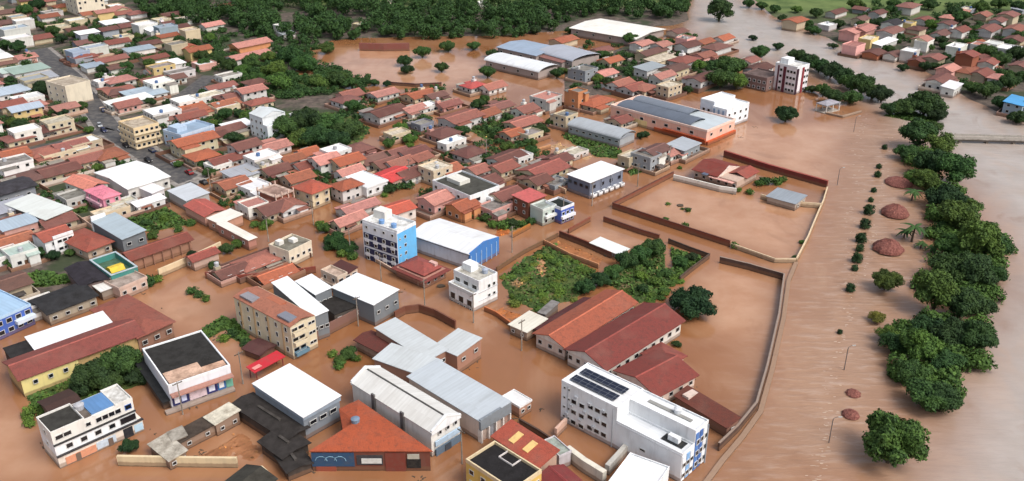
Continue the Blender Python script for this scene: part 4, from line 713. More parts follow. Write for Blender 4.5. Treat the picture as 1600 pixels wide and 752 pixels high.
L, B_, Q = (855, 318), (872, 309), (894, 320); b = hero('house', 'blue and white house with a black roof at the street crossing', 'house', L, para(L, B_, Q, 5), Q, 5); b.box('wall', -.5, .5, -.5, .5, -1, 5, color=C('4a62b0')); b.flat(C('1f2722'), 5, C('d9dce2'), 'K', .7); b.wins('R', 3, 1, 1.1, 1, 3.4, frame=WHITE); b.wins('R', 3, 1, 1, .9, 1, 1); b.box('balcony', -.5, .5, -.62, -.5, 1.8, 2.7, color=C('d9dce2'))
L, B_, Q = (834, 322), (850, 312), (864, 322); b = hero('house', 'mint and white terrace house joined to the blue house with a black roof', 'house', L, para(L, B_, Q, 5.2), Q, 5.2); b.box('wall', -.5, .5, -.5, .5, -1, 5.2, color=C('b3c0b8')); b.flat(C('a3aca6'), 5.2, C('c9d0ca'), 'S', .6); b.wins('R', 2, 2, 1, 1, 1.4, 2.4); b.box('balcony', -.4, .4, -.7, -.5, 2.6, 3.4, color=C('d4d8d4'))
L, B_, Q = (904, 376), (922, 370), (985, 388); b = hero('shelter', 'low white metal shelter standing in the pale flooded yard', 'shelter', (921, 379), (967, 398), (984, 390), 2.2); b.shed(C('dbe0dc'), 2.0, .3, .1, 'W', side='x')
for x in (-.45, .45):
    for y in (-.45, 0, .45): b.box('post', x - .015, x + .015, y - .01, y + .01, -1, 2.0 + (x + .5) * .3, 'plain_paint', C('9a9a96'))
L, B_, Q = (590, 325), (628, 312), (650, 324); b = hero('house', 'orange red roofed house right behind the blue apartment block', 'house', L, para(L, B_, Q, 4.6), Q, 4.6); b.box('wall', -.47, .47, -.47, .47, -1, 4.5, color=C('d5ccc4')); b.gable(C('a55242'), 4.5, 1.1, 'x', .3, cap=True); b.wins('R', 2, 1, 1, .9, 3.0)
# big white roof, pink house, cream corner
L, B_, Q = (151, 270), (214, 250), (262, 276); b = hero('metal_hall', 'very large white metal roof beside the dry asphalt street', 'hall', L, para(L, B_, Q, 5), Q, 5); b.box('wall', -.48, .48, -.48, .48, -1, 4.9, color=C('d0ccc6')); b.gable(C('e6e8e6'), 4.9, .9, 'x', .15, 'W'); b.wins('R', 4, 1, 1.2, 1, 3.0)
L, B_, Q = (210, 288), (226, 280), (252, 296); b = hero('annex', 'small white roof on the near corner of the very large white metal roof', 'annex', L, para(L, B_, Q, 4.2), Q, 4.2); b.box('wall', -.48, .48, -.48, .48, -1, 4.1, color=C('d8d2d2')); b.shed(C('e4e2e4'), 4.1, .3, .15, 'W', side='x'); b.wins('R', 2, 1, 1, .9, 2.4)
L, B_, Q = (140, 297), (162, 286), (180, 303); b = hero('house', 'bright pink two storey house on the town edge', 'house', L, para(L, B_, Q, 5.6), Q, 5.6); b.box('wall', -.48, .48, -.48, .48, -1, 5.5, color=C('d98fa4')); b.hip(C('c9788a'), 5.5, 1.1, .3, 'p'); b.wins('L', 2, 2, 1, 1, 1.8, 2.5); b.wins('R', 2, 2, 1, 1, 1.8, 2.5); b.box('balcony', -.62, -.5, -.4, .4, 2.8, 3.7, color=C('e0b0bc'))
L, B_, Q = (109, 283), (134, 270), (160, 287); b = hero('house', 'pink tiled house with pale green walls left of the bright pink house', 'house', L, para(L, B_, Q, 4.6), Q, 4.6); b.box('wall', -.48, .48, -.48, .48, -1, 4.5, color=C('c9d0c4')); b.gable(C('bd7868'), 4.5, 1.2, 'y', .3, cap=True); b.wins('L', 3, 1, 1, 1, 3.0)
b = hero('apartment_block', 'cream corner building of three floors with rounded balconies beside the dry street', 'building', (193, 192), (206, 206), (240, 194), 8.4)
b.box('wall', -.5, .5, -.5, .5, -.5, 8.4, color=C('d4be98')); b.flat(C('b8ab98'), 8.4, C('d4be98'), 'C', .7)
for k in range(3): b.part('balcony', MB().ring(-.56 * b.w, .52 * b.w, -.58 * b.d, .5 * b.d, .9 + 2.7 * k, 1.7 + 2.7 * k, .2), 'painted_wall', C('d9c7a6'))
b.wins('L', 4, 3, 1.1, 1.1, 1.9, 2.7); b.wins('R', 5, 3, 1.1, 1.1, 1.9, 2.7)
b = hero('house', 'pale blue two storey house with a blue grey roof terrace', 'house', (264, 205), (282, 217), (326, 198), 6); b.box('wall', -.5, .5, -.5, .5, -.5, 6, color=C('9fb4cc')); b.flat(C('8ea3b8'), 6, C('b5c6d8'), 'L', .8); b.wins('R', 5, 2, 1, 1, 1.8, 2.6); b.wins('L', 3, 2, 1, 1, 1.8, 2.6); b.box('roof_turret', -.4, -.1, -.1, .4, 6.1, 8, color=C('a9bccf'))
b = hero('tower_house', 'tall white tower house standing against the dark tree clump', 'house', (397, 176), (408, 186), (437, 174), 10); b.box('wall', -.5, .5, -.5, .5, -.5, 9.6, color=C('d9dee0')); b.gable(C('cfd6d8'), 9.6, 1.6, 'y', .1, 'W', ends=C('d9dee0')); b.box('front_wing', -.5, .5, -.8, -.5, -.5, 6.5, color=C('cfd8da')); b.flat(C('bfc8ca'), 6.5, C('d9dee0'), 'W', .5, y0=-.8, y1=-.505); b.wins('L', 3, 3, .9, 1, 2, 2.7); b.wins('R', 2, 2, .9, 1, 1.8, 2.5, off=.3 * b.d)
b = hero('tower_block', 'huge cream tower block at the top edge of the town', 'building', (105, 17), (124, 25), (166, 19), 1)
b.box('wall', -.5, .5, -.5, .5, -.5, 24, color=C('d9cfba')); b.flat(C('a9a090'), 24, C('d9cfba'), 'S', .8); b.wins('L', 3, 7, 1.2, 1.3, 2.5, 3.0); b.wins('R', 5, 7, 1.2, 1.3, 2.5, 3.0, skip=.3)
b = hero('house', 'blocky cream building with a bare side wall among the old town roofs', 'building', (86, 128), (98, 141), (126, 128), 9); b.box('wall', -.5, .5, -.5, .5, -.5, 9, color=C('d3c9b4')); b.flat(C('b3a796'), 9, C('d3c9b4'), 'C', .6); b.wins('L', 3, 3, 1, 1, 2, 2.7)
b = hero('house', 'two storey house with a red brown hipped roof and cream walls at the flooded street', 'house', (461, 292), (487, 304), (513, 291), 6); b.box('wall', -.46, .46, -.46, .46, -1, 5.9, color=C('d0bf9f')); b.hip(C('9a4e3e'), 5.9, 1.7); b.wins('L', 2, 2, 1, 1, 1.9, 2.5); b.wins('R', 2, 2, 1.1, 1, 1.9, 2.5)
L, B_, Q = (405, 297), (430, 285), (455, 298); b = hero('house', 'unfinished brick frame house with open floors beside red roofs', 'house', L, para(L, B_, Q, 5.6), Q, 5.6); b.box('wall', -.42, .42, -.42, .42, -1, 5.4, color=C('9a5e4c')); b.flat(C('a08478'), 5.4, C('b0907c'), 'S', 0)
for k in range(2): b.part('floor_slab', MB().ring(-.5 * b.w, .5 * b.w, -.5 * b.d, .5 * b.d, 2.6 + 2.7 * k, 2.85 + 2.7 * k, 1.2), 'concrete_slab', C('c0a89a'))
for x in (-.49, -.16, .17, .46):
    for y in (-.49, .46): b.part('column', MB().box(x * b.w, x * b.w + .35, y * b.d, y * b.d + .35, -1, 6.6), 'painted_wall', C('c9aea0'))
L, B_, Q = (594, 276), (620, 262), (642, 277); b = hero('house', 'house with a smooth bright red roof above the flooded street', 'house', (583, 274), (612, 286), (646, 270), 3.6); b.box('wall', -.47, .47, -.47, .47, -1, 3.5, color=C('c9a596')); b.gable(C('b3403f'), 3.5, 1.0, 'x', .3, 'R', cap=True); b.wins('R', 3, 1, 1, .9, 2)
b = hero('house', 'white flat roofed house with a white open frame left of the smooth bright red roof', 'house', (540, 279), (572, 297), (600, 282), 4.2); b.box('wall', -.48, .48, -.48, .48, -1, 4.1, color=C('dcdcdc')); b.flat(C('e2e4e6'), 4.1, WHITE, 'W', .3); b.wins('R', 3, 1, 1, 1, 2.5)
# river pavilion, bridge, far halls
b = hero('pavilion', 'small white columned pavilion with a grey roof on the flooded quay', 'pavilion', (1275, 161), (1292, 166), (1314, 160), 3.6); b.box('roof', -.5, .5, -.5, .5, 3.3, 3.6, 'concrete_slab', C('9aa0a4')); b.hip(C('8f8f98'), 3.6, 1.0, 0)
for x in (-.46, 0, .46):
    for y in (-.46, .46): b.part('column', MB().cyl(x * b.w, y * b.d, -1, 3.3, .22), 'plain_paint', C('d4d2cc'))
b.box('deck', -.5, .5, -.5, .5, -.5, .25, 'concrete_slab', C('b5aba0'))
p0, p1 = G(1488, 214, 2), G(1640, 218, 2); d = (p1 - p0); az = math.atan2(d.x, d.y)
b = Bld('footbridge', 'low pale footbridge reaching across the swollen river', 'bridge', p0 + d * 1.2, d.length * 2.4, 3.2, az); b.box('deck', -.5, .5, -.5, .5, 1.5, 2.0, 'concrete_slab', C('b3aca4')); b.box('railing', -.5, .5, -.5, -.47, 2.0, 2.8, 'plain_paint', C('a8a29a')); b.box('railing', -.5, .5, .47, .5, 2.0, 2.8, 'plain_paint', C('a8a29a')); b.box('beam', -.5, .5, -.4, .4, .7, 1.5, 'plain_paint', C('5c5550'))
for k in range(9): b.box('pier', -.47 + .115 * k, -.46 + .115 * k, -.35, .35, -2, .7, 'concrete_slab', C('8f867c'))
for nm, l, L, B_, Q, z, cc, k, ar in (('warehouse', 'broad blue grey metal warehouse roof beyond the old roofs', (784, 74), (818, 61), (872, 76), 5, '93a3b6', 'L', 0), ('warehouse', 'white barrel roofed warehouse in front of the blue grey warehouse', (762, 94), (788, 84), (868, 104), 4, 'd8dcdf', 'W', 1), ('warehouse', 'grey warehouse roof joined to the blue grey warehouse', (858, 82), (884, 68), (920, 86), 5, 'a3a8b2', 'G', 1), ('warehouse', 'long low white warehouse roof near the far woodland', (892, 44), (938, 29), (1038, 46), 4.5, 'e4e2da', 'W', 0), ('warehouse', 'brown tiled roof wing beside the blue grey warehouse', (838, 86), (856, 78), (896, 92), 4, '7f5a54', 'r', 0)):
    b = hero(nm, l, 'warehouse', L, para(L, B_, Q, z), Q, z); b.box('wall', -.48, .48, -.48, .48, -1, z - .05, color=C('9a8f8a'))
    if ar: b.arch(C(cc), z, 1.8, 'y', .2, k)
    else: b.gable(C(cc), z, 1.1, 'y', .2, k)
    b.wins('L', 4, 1, 1.5, 1, z - 1.6)

# ------------------------------------------------------------------ ordinary houses: photo x, y of the roof, roof colour, width, depth, eaves height, wall colour, roof shape
HOUSES = """
8 18 r 11 9 3 c g;20 40 L 16 12 6 w f;75 24 r 12 9 3 w g;25 55 W 15 10 6 w f;62 57 r 12 10 3 c g;90 40 C 14 10 3 c f;178 33 W 15 10 3 w s;190 19 r 12 10 3 w g;212 19 r 11 9 3 w h;225 34 W 14 11 6 w f;243 44 W 13 9 3 w s
258 38 L 12 9 6 l f;300 27 C 18 10 3 w s;330 37 p 14 9 3 w g;260 54 o 14 8 3 c g;308 73 o 14 9 6 y g;217 75 L 16 9 3 w s;182 64 r 14 8 3 w g;130 86 r 12 11 3 p h;172 91 r 17 8 3 c g;38 87 p 10 9 3 p h;68 83 p 12 9 3 w g
96 79 L 10 10 6 l f;80 101 M 19 13 3 w s;107 112 G 14 11 3 w s;150 143 r 13 12 3 c g;148 126 W 11 7 3 w f;185 122 p 15 12 3 w h;240 88 r 14 9 3 c g;250 99 S 13 8 6 y f;247 107 p 12 9 3 w g;250 123 W 13 10 6 w f;300 110 r 15 8 3 w g
275 118 r 8 8 3 w g;335 115 S 12 8 3 w f;343 133 r 14 8 3 w g;390 135 p 13 10 6 w g;360 147 r 14 9 3 c h;350 160 r 13 9 3 c g;298 165 o 12 9 3 w g;225 143 L 17 14 3 w s;255 147 W 11 10 6 w f;297 147 C 16 8 3 w f;195 159 W 20 9 3 w s
15 140 L 15 12 3 w s;42 150 W 14 9 3 w f;47 162 p 12 9 3 p h;15 160 r 11 9 3 c g;18 108 M 12 9 3 w s;50 118 r 12 9 3 c g;142 101 L 11 8 3 w s;100 92 S 10 8 3 g f;8 96 r 11 9 3 c g;390 66 p 24 11 4 o g;388 84 p 22 10 4 w g
36 163 L 13 10 6 y g;148 146 r 12 9 3 c h;156 167 r 11 8 3 p g;190 166 W 15 12 6 w f;229 143 L 13 9 3 l s;282 177 r 15 8 3 w g;109 190 C 12 9 6 c f;47 202 W 11 8 6 w f;78 199 b 13 9 3 w g;28 213 r 11 10 3 c h;53 227 r 12 10 3 c h
88 215 r 13 9 3 w g;120 216 r 14 9 3 c g;98 233 C 20 6 3 c f;12 230 o 11 10 6 c g;18 247 S 13 10 6 w f;134 246 r 12 8 3 c g;168 238 r 11 11 3 w h;89 262 b 13 12 3 c g;42 274 r 12 11 3 c h;14 289 K 13 12 4 g g;262 222 o 17 9 6 c g
297 179 r 14 7 3 w g;305 168 r 12 9 3 c h;350 163 r 12 8 3 c g;367 149 r 13 8 3 w g;404 157 r 12 8 3 c h;353 199 r 14 9 3 c g;370 193 W 13 8 3 w s;303 243 o 11 10 3 c h;359 244 r 18 8 3 w g;381 221 r 12 9 6 w g;408 238 W 12 8 6 w f
423 226 p 14 9 3 w g;408 257 C 13 8 3 c f;381 266 G 13 10 3 w s;396 287 W 10 9 3 w f;362 283 r 10 10 3 c g;444 315 r 10 12 3 w g;465 274 r 11 8 3 c g;482 255 r 11 9 3 w g;507 243 p 11 9 6 w g;540 244 o 11 10 6 c g;524 229 W 10 9 6 w f
473 176 W 9 7 3 w f;540 153 r 12 10 3 w h;546 145 r 11 9 3 p g;598 143 p 13 9 3 w g;656 145 o 15 10 3 c g;603 171 b 17 10 4 w g;645 168 p 11 8 3 w g;668 162 W 9 7 3 w f;720 180 r 18 12 4 w g;693 205 r 12 10 3 p h;706 218 W 12 6 3 w f
733 235 b 12 10 3 w h;645 235 b 12 9 3 w g;680 255 C 11 9 6 c f;541 286 o 9 8 5 w h;545 265 p 10 7 3 w g;522 245 r 10 8 3 w g;558 229 r 11 9 3 p h;580 247 r 12 8 3 w g;684 305 p 12 9 4 p g;722 317 o 9 8 4 o g;780 163 r 13 9 3 c g
740 131 R 10 8 3 w h;623 252 r 12 8 3 w g;600 252 r 10 8 3 c g;792 243 b 15 9 3 w g;620 236 r 9 8 3 c g;820 168 r 12 9 3 w g;817 188 r 15 10 3 c g;853 146 p 13 10 6 w f;903 140 S 7 7 8 o f;931 156 o 17 10 3 c h;884 174 S 9 8 6 c f
990 134 r 14 9 3 w g;1046 131 C 12 8 5 c f;1024 229 r 12 8 6 w g;1010 236 S 8 10 6 g f;1068 224 G 13 9 4 g s;850 261 r 17 12 3 c g;812 240 W 9 8 3 w f;785 258 r 11 9 3 c g;760 175 r 12 8 3 w g;800 205 o 9 8 3 c g;828 205 S 9 8 3 c f
770 133 r 12 8 3 w g;700 160 r 12 8 3 p g;680 147 r 10 8 3 c g;880 60 o 15 10 4 c g;1018 79 r 20 9 4 c g;1032 90 C 18 9 4 c s;1070 91 r 15 11 4 w h;1075 68 b 14 10 4 w g;1120 71 r 18 10 4 w h;1015 103 G 16 9 4 w s;1035 116 p 13 8 4 w g
1097 119 b 15 9 4 w g;1005 134 r 13 10 3 c h;970 128 r 13 9 3 w g;1100 84 r 13 9 4 p g;1055 104 r 14 9 4 c g;955 92 o 12 8 3 c g;940 76 r 12 9 3 c g;1003 66 p 12 9 4 w g;1185 104 b 16 10 5 w g;1130 58 o 13 9 3 w g;1172 92 r 11 8 3 w g
1243 28 o 14 11 6 c g;1293 37 W 11 8 3 w f;1307 17 b 16 8 3 w g;1420 7 r 18 12 5 w h;1330 45 p 11 10 6 p g;1395 32 K 13 9 6 w g;1392 46 r 17 10 5 w g;1358 56 C 12 8 6 y f;1335 66 p 12 9 6 p f;1383 64 W 22 6 3 w s;1423 75 W 11 8 6 w f
1396 83 r 11 8 3 w g;1366 80 b 12 9 3 t g;1444 29 r 13 9 3 w g;1470 51 r 14 9 3 w g;1445 60 W 11 8 6 w f;1496 68 W 13 8 6 w f;1533 66 p 10 8 6 w f;1545 43 r 18 10 4 w g;1587 43 r 15 10 5 w g;1553 64 W 11 8 6 w f;1577 71 W 13 10 6 w f
1513 83 r 10 9 8 t g;1482 105 p 11 8 5 p g;1511 108 r 14 9 4 c h;1470 122 r 16 10 4 w g;1488 132 W 15 7 4 w s;1534 112 r 12 8 4 c g;1563 119 p 11 9 4 w h;1590 156 B 14 9 5 l s;1500 45 r 13 9 4 w g;1560 30 r 12 8 4 w g;1480 35 b 12 9 4 w g
1597 100 r 12 9 4 c g;1460 88 r 12 9 4 c g;1436 92 b 11 8 3 t g;1545 95 r 12 8 4 w g;1345 28 r 12 8 4 c g;1372 18 b 12 8 4 w g
8 322 G 15 10 4 g s;10 345 r 9 9 3 c g;25 346 L 12 8 4 p s;22 372 r 11 9 3 c g;30 388 M 9 8 4 w f;8 392 M 8 8 3 w f;8 440 r 11 10 4 c g;60 468 S 8 6 3 w f;45 338 b 11 8 3 c g;88 341 r 11 9 3 c g
113 303 S 8 8 3 w f;190 313 C 10 5 3 w f;172 326 C 12 5 3 c f;232 312 W 11 4 3 w s;340 253 W 9 7 3 w f;330 210 b 12 9 3 c g;430 262 b 10 8 3 c g;455 245 r 9 7 3 w g;425 322 r 12 9 3 c g;395 315 p 8 8 4 w f;480 235 o 9 8 3 w g
620 205 C 10 6 3 c f;660 190 S 9 7 3 g f;640 268 b 12 8 3 w g;655 243 r 9 8 3 c g;700 262 r 9 8 3 t g;745 262 r 8 8 3 w g;760 280 b 10 8 3 w g;790 300 r 12 9 4 c g;775 318 S 11 8 3 p f;840 278 b 8 8 3 c g;868 282 S 9 7 2 g f
872 246 b 10 8 3 c g;900 235 C 9 6 2 w f;985 240 C 9 6 4 c f;970 185 r 9 8 3 c g;1050 235 p 9 6 3 w g;560 320 p 14 6 3 w g;545 340 p 12 5 3 c g;438 38 W 7 7 5.5 w f;447 50 G 9 7 3 w s;565 36 C 10 7 3 c f;350 8 r 12 8 3 w g;745 4 W 16 7 3 w f;600 4 C 13 8 3 c g;400 405 r 12 9 2 c h;430 425 o 12 7 2 t g;360 420 b 9 6 2 c g
"""
ROADS = [[G(*p) for p in r] for r in (R1, R2, R3)]
def add_house(px, py, rc, w, d, h, wc, shp, auto=False):
    if rc == 'r' and shp == 'g' and px < 460 and py < 230 and rng.random() < .26: rc, shp, h = rng.choice('SGCWb'), 'f', rng.choice([3.2, 5.5, 6])
    if rc == 'b' and shp == 'f': rc = 'S'
    c = G(px, py, h + .6); base = max(groundz(c.x, c.y), 0.0); c = G(px, py, base + h + .6); base = max(min(base, groundz(c.x, c.y)), 0.0)
    for rd in ROADS:
        for a_, b_ in zip(rd, rd[1:]):
            e = b_ - a_; t_ = (c - a_).dot(e) / e.dot(e)
            if 0 <= t_ <= 1:
                q = c - a_ - e * t_; need = 6.0 + max(w, d) * .5
                if q.length < need: c = c + q.normalized() * (need - q.length)
    far = math.hypot(*c)
    b = Bld('house', None, 'house', c, w * rng.uniform(.86, 1.0), d * rng.uniform(.86, 1.0), AZ + R(rng.uniform(-3, 3)), base=base)
    h = 5.3 if h == 6 else h; wcol = vary(C(WC[wc][0]), .2); rcol = vary(C(rng.choice(['794840', '6d4a44', '8a5a4e', '604640', '84513f', '7a4f48']) if rc == 'r' else RC[rc][0]), .2)
    b.box('wall', -.46, .46, -.46, .46, -1.3, h, color=wcol)
    tiled = rc in 'rbopR'
    ax = 'x' if w >= d else 'y'
    if shp == 'h': b.hip(rcol, h, rng.uniform(1.2, 1.7), .4, rc)
    elif shp == 'g': b.gable(rcol, h, rng.uniform(1.0, 1.6), ax, .4, rc, ends=wcol, cap=far < 420 and tiled)
    elif shp == 's': b.shed(rcol, h, .6, .15, rc, side='y' if w >= d else 'x')
    else: b.flat(rcol, h, wcol, rc, .6, -.47, .47, -.47, .47)
    if shp in 'gh' and far < 600 and rng.random() < .16:          # water tank on a little masonry tower at the back
        tx = rng.choice((-.3, .3)); b.box('tank_tower', tx - .09, tx + .09, .3, .52, -1.2, h + 1.5, color=vary(wcol, .1)); b.tank(tx, .41, h + 1.51, rng.choice([(.08, .15, .3), (.42, .43, .45), (.5, .5, .5)]), .6)
    if shp == 'f' and rng.random() < .4 and w > 8: b.tank(rng.uniform(-.25, .25), rng.uniform(-.25, .25), h + .05, rng.choice([(.08, .15, .3), (.4, .42, .45), (.3, .31, .33), (.5, .5, .5)]), .65)
    if far < 470:
        rows = 2 if h >= 5 else 1; z = 1.7
        nl, nr = max(1, int(d / 4)), max(1, int(w / 4)); of = -.04
        b.wins('L', nl, rows, 1.1, 1.0, z, 2.6, -.42, .42, off=of * b.w); b.wins('R', nr, rows, 1.1, 1.0, z, 2.6, -.42, .42, off=of * b.d)
        b.box('door', -.05, -.05 + 1.0 / b.w, -.468, -.462, -.3, 2.0 if h > 3.2 else 1.9, 'plain_paint', rng.choice([(.12, .06, .03), (.25, .25, .27), (.2, .1, .06)]))
        for s_ in ([q_ for q_ in (-1, 1) if rng.random() < .55] if shp in 'ghf' and far < 600 else []):          # a small kitchen wing or porch at the back or front
            y0, y1 = (.46, rng.uniform(.65, .95)) if rng.random() < .6 else (-rng.uniform(.62, .85), -.462)
            b.box('side_wing', s_ * .25 - .18, s_ * .25 + .18, y0, y1, -1.2, h - .7, color=wcol); b.shed(vary(rcol if rng.random() < .6 else C('8a847c'), .25), h - .68, .35, .2, rc if rc not in 'WGL' else 'S', s_ * .25 - .2, s_ * .25 + .2, y0 + (.003 if y0 > 0 else 0), y1, name='wing_roof')
    if far < 520 and rng.random() < (.75 if far < 430 else .4):          # a walled yard round the house, some of it paved
        e = [.5 + rng.uniform(.06, .3) for _ in range(4)]; yc = vary(rng.choice([C('a8897a'), C('b59a86'), C('7a5548'), C('8f6a58'), C('c0b3a4'), C('6b5046')]), .15); hh = rng.uniform(1.0, 1.9)
        b.part('yard_wall', MB().ring(-e[0] * b.w, e[1] * b.w, -e[2] * b.d, e[3] * b.d, -1.2, hh, .22), 'painted_wall', yc)
        if rng.random() < .5: b.part('yard', MB().box(-e[0] * b.w + .23, e[1] * b.w - .23, -e[2] * b.d + .23, e[3] * b.d - .23, -.6, .16), 'concrete_slab', vary(rng.choice([C('8c7a6c'), C('7b5a48'), C('9c8c80'), C('6a4f40')]), .15))
        if rng.random() < .35: q0 = rng.uniform(-.4, .1); b.shed(vary(rng.choice([C('6b463d'), C('8a8884'), C('57504c'), C('8f5f50')]), .2), rng.uniform(1.9, 2.3), .3, .1, rng.choice('SGrr'), q0, q0 + .35, -e[2] + .02, -.475, name='lean_to_roof')
    OCC.append((c.x, c.y, max(w, d) * .5))
    size = 'tall' if h >= 5 else 'small' if w * d < 85 else 'long' if max(w, d) > 1.75 * min(w, d) else 'broad' if w * d > 150 else 'low'
    shape = {'h': 'hipped', 'g': 'gabled', 's': 'sloped', 'f': 'flat roofed'}[shp]
    THINGS.append(dict(o=b.root, px=P(c, base + h), noun='house', size=size, look=RC[rc][1], shape=shape, wall=WC[wc][1], far=far))
for line in HOUSES.strip().replace('\n', ';').split(';'):
    x, y, rc, w, d, h, wc, shp = line.split(); add_house(float(x), float(y), rc, float(w), float(d), float(h), wc, shp)
# the rest of the dense old town, filled plot by plot between the houses placed above
FILL = [(gpoly([(-40, 2), (100, 2), (180, 8), (230, 24), (330, 40), (335, 85), (420, 140), (400, 160), (450, 235), (330, 275), (250, 245), (-30, 290)]), 54, 11.5), (gpoly([(900, 60), (1090, 50), (1150, 90), (1110, 140), (900, 125)]), 6, 12), (gpoly([(1330, 20), (1610, 20), (1610, 150), (1480, 120), (1340, 80)]), 16, 12)]
def near_road(p):
    for r in ROADS:
        for a, b_ in zip(r, r[1:]):
            e = b_ - a; t_ = max(0, min(1, (p - a).dot(e) / e.dot(e)))
            if (p - a - e * t_).length < 9: return True
    return False
def inside(p, poly): return float(sdf(np.array([p.x]), np.array([p.y]), poly)[0]) > 0
for poly, nmax, gap in FILL:
    cand = []
    for i in range(-60, 60):
        for j in range(-10, 110):
            p = U * (i * 11.0 + rng.uniform(-1.5, 1.5)) + V * (j * 12.0 + rng.uniform(-1.5, 1.5))
            if inside(p, poly) and not near_road(p): cand.append(p)
    rng.shuffle(cand); k = 0
    for p in cand:
        if k >= nmax: break
        if any((p.x - ox) ** 2 + (p.y - oy) ** 2 < (orad + 5.2) ** 2 for ox, oy, orad in OCC): continue
        px, py = P(p, 3.6); rc = rng.choice('rrrrrbbbppoWWGSLC'); shp = rng.choice('ggggh') if rc in 'rbpo' else 's' if rc in 'WGL' and rng.random() < .5 else 'f'
        add_house(px, py, rc, rng.uniform(9, 13), rng.uniform(8, 10), rng.choice([3, 3, 3, 5.5]), rng.choice('wwwcccpgy'), shp, True); k += 1

# ------------------------------------------------------------------ trees, bushes, grass
def leaf_cloud(blobs, n, size, seed, up=.35):
    """leaf-sized folded faces through the volume of several lobes (x, y, z, rx, rz)"""
    r = np.random.RandomState(seed); wts = np.array([b[3] ** 2 for b in blobs]); pick = r.choice(len(blobs), n, p=wts / wts.sum())
    bl = np.array(blobs)[pick]; dirs = r.normal(size=(n, 3)); dirs[:, 2] += up; dirs /= np.linalg.norm(dirs, axis=1)[:, None]
    rad = r.uniform(.25, 1, n) ** .4 * (1 + .22 * np.sin(dirs[:, 0] * 5 + bl[:, 0]) * np.cos(dirs[:, 1] * 4 + seed) + r.normal(0, .07, n))
    pos = bl[:, :3] + dirs * rad[:, None] * np.stack([bl[:, 3], bl[:, 3], bl[:, 4]], 1)
    nrm = dirs + r.normal(0, .55, (n, 3)); nrm[:, 2] += .3; nrm /= np.linalg.norm(nrm, axis=1)[:, None]
    a = np.cross(nrm, r.normal(size=(n, 3))); a /= np.linalg.norm(a, axis=1)[:, None] + 1e-9; b = np.cross(nrm, a)
    s = size * r.uniform(.6, 1.3, (n, 1)); w = s * r.uniform(.5, .8, (n, 1))
    c0, c1, c2, c3 = pos - a * s, pos + b * w - nrm * s * .25, pos + a * s, pos - b * w - nrm * s * .25
    vs = np.stack([c0, c1, c2, c3], 1).reshape(-1, 3); k = np.arange(n) * 4
    fs = np.stack([k, k + 1, k + 2, k + 3], 1); return vs, fs
def leaf_mesh(name, vs, fs):
    me = bpy.data.meshes.new(name); me.from_pydata(vs.tolist(), [], fs.tolist()); me.materials.append(MATS['leaf']); me.update(); return me
def crown_blobs(r, kind):
    if kind == 'round': n, R0, H, zz = 13, 4.6, 3.2, 5.0
    elif kind == 'tall': n, R0, H, zz = 14, 3.8, 4.6, 6.4
    else: n, R0, H, zz = 9, 4.4, 2.2, 4.4
    bl = [(0, 0, zz, R0 * .55, H * .7)]
    for k in range(n):
        an = 2.4 * k + r.uniform(-.5, .5); q = R0 * math.sqrt((k + .5) / n) * .78; bl.append((q * math.cos(an), q * math.sin(an), zz + H * (.55 - .75 * (q / R0) ** 2) + r.uniform(-.9, .7), r.uniform(1.25, 2.0), r.uniform(1.0, 1.6)))
    return bl
PROTO = {}
for kind, cnt in (('round', 3), ('tall', 3), ('open', 2)):
    PROTO[kind] = []
    for k in range(cnt):
        r = random.Random(hash((kind == 'round', kind == 'tall', k)) % 1000); bl = crown_blobs(r, kind)
        crown = leaf_mesh('crown', *leaf_cloud(bl, 9500 if kind != 'open' else 3600, .27, k + 5))
        m = MB(); top = 4.6 if kind != 'tall' else 6.0
        m.tube([(0, 0, -1), (.1, 0, 1.2), (.05, .1, top * .6), (0, 0, top)], [.42, .32, .25, .1], 7)
        for q in bl[1:7]: m.tube([(.05, .05, top * .45), (q[0] * .5, q[1] * .5, (top * .45 + q[2]) / 2 + .3), (q[0] * .9, q[1] * .9, q[2])], [.17, .1, .04], 5)
        PROTO[kind].append((crown, m.mesh('trunk', ['bark'])))
def bush_proto(seed, flat=.75):
    r = random.Random(seed); bl = [(r.uniform(-.5, .5), r.uniform(-.5, .5), .5 + r.uniform(-.1, .3), r.uniform(.5, .8), flat * r.uniform(.5, .8)) for _ in range(7)]
    return leaf_mesh('bush', *leaf_cloud(bl, 520, .16, seed))
BUSH = [bush_proto(s) for s in (11, 12, 13, 14)]
TOP = leaf_mesh('bush', *leaf_cloud([(0, 0, .55, .85, .8), (.1, .05, .7, .6, .6)], 700, .13, 40))
DG, MG, LG, YG, OG = (.031, .069, .027), (.050, .098, .029), (.072, .125, .030), (.105, .135, .034), (.021, .048, .023)
TONE = {DG: 'dark green', MG: 'mid green', LG: 'fresh green', YG: 'yellow green', OG: 'blackish green'}
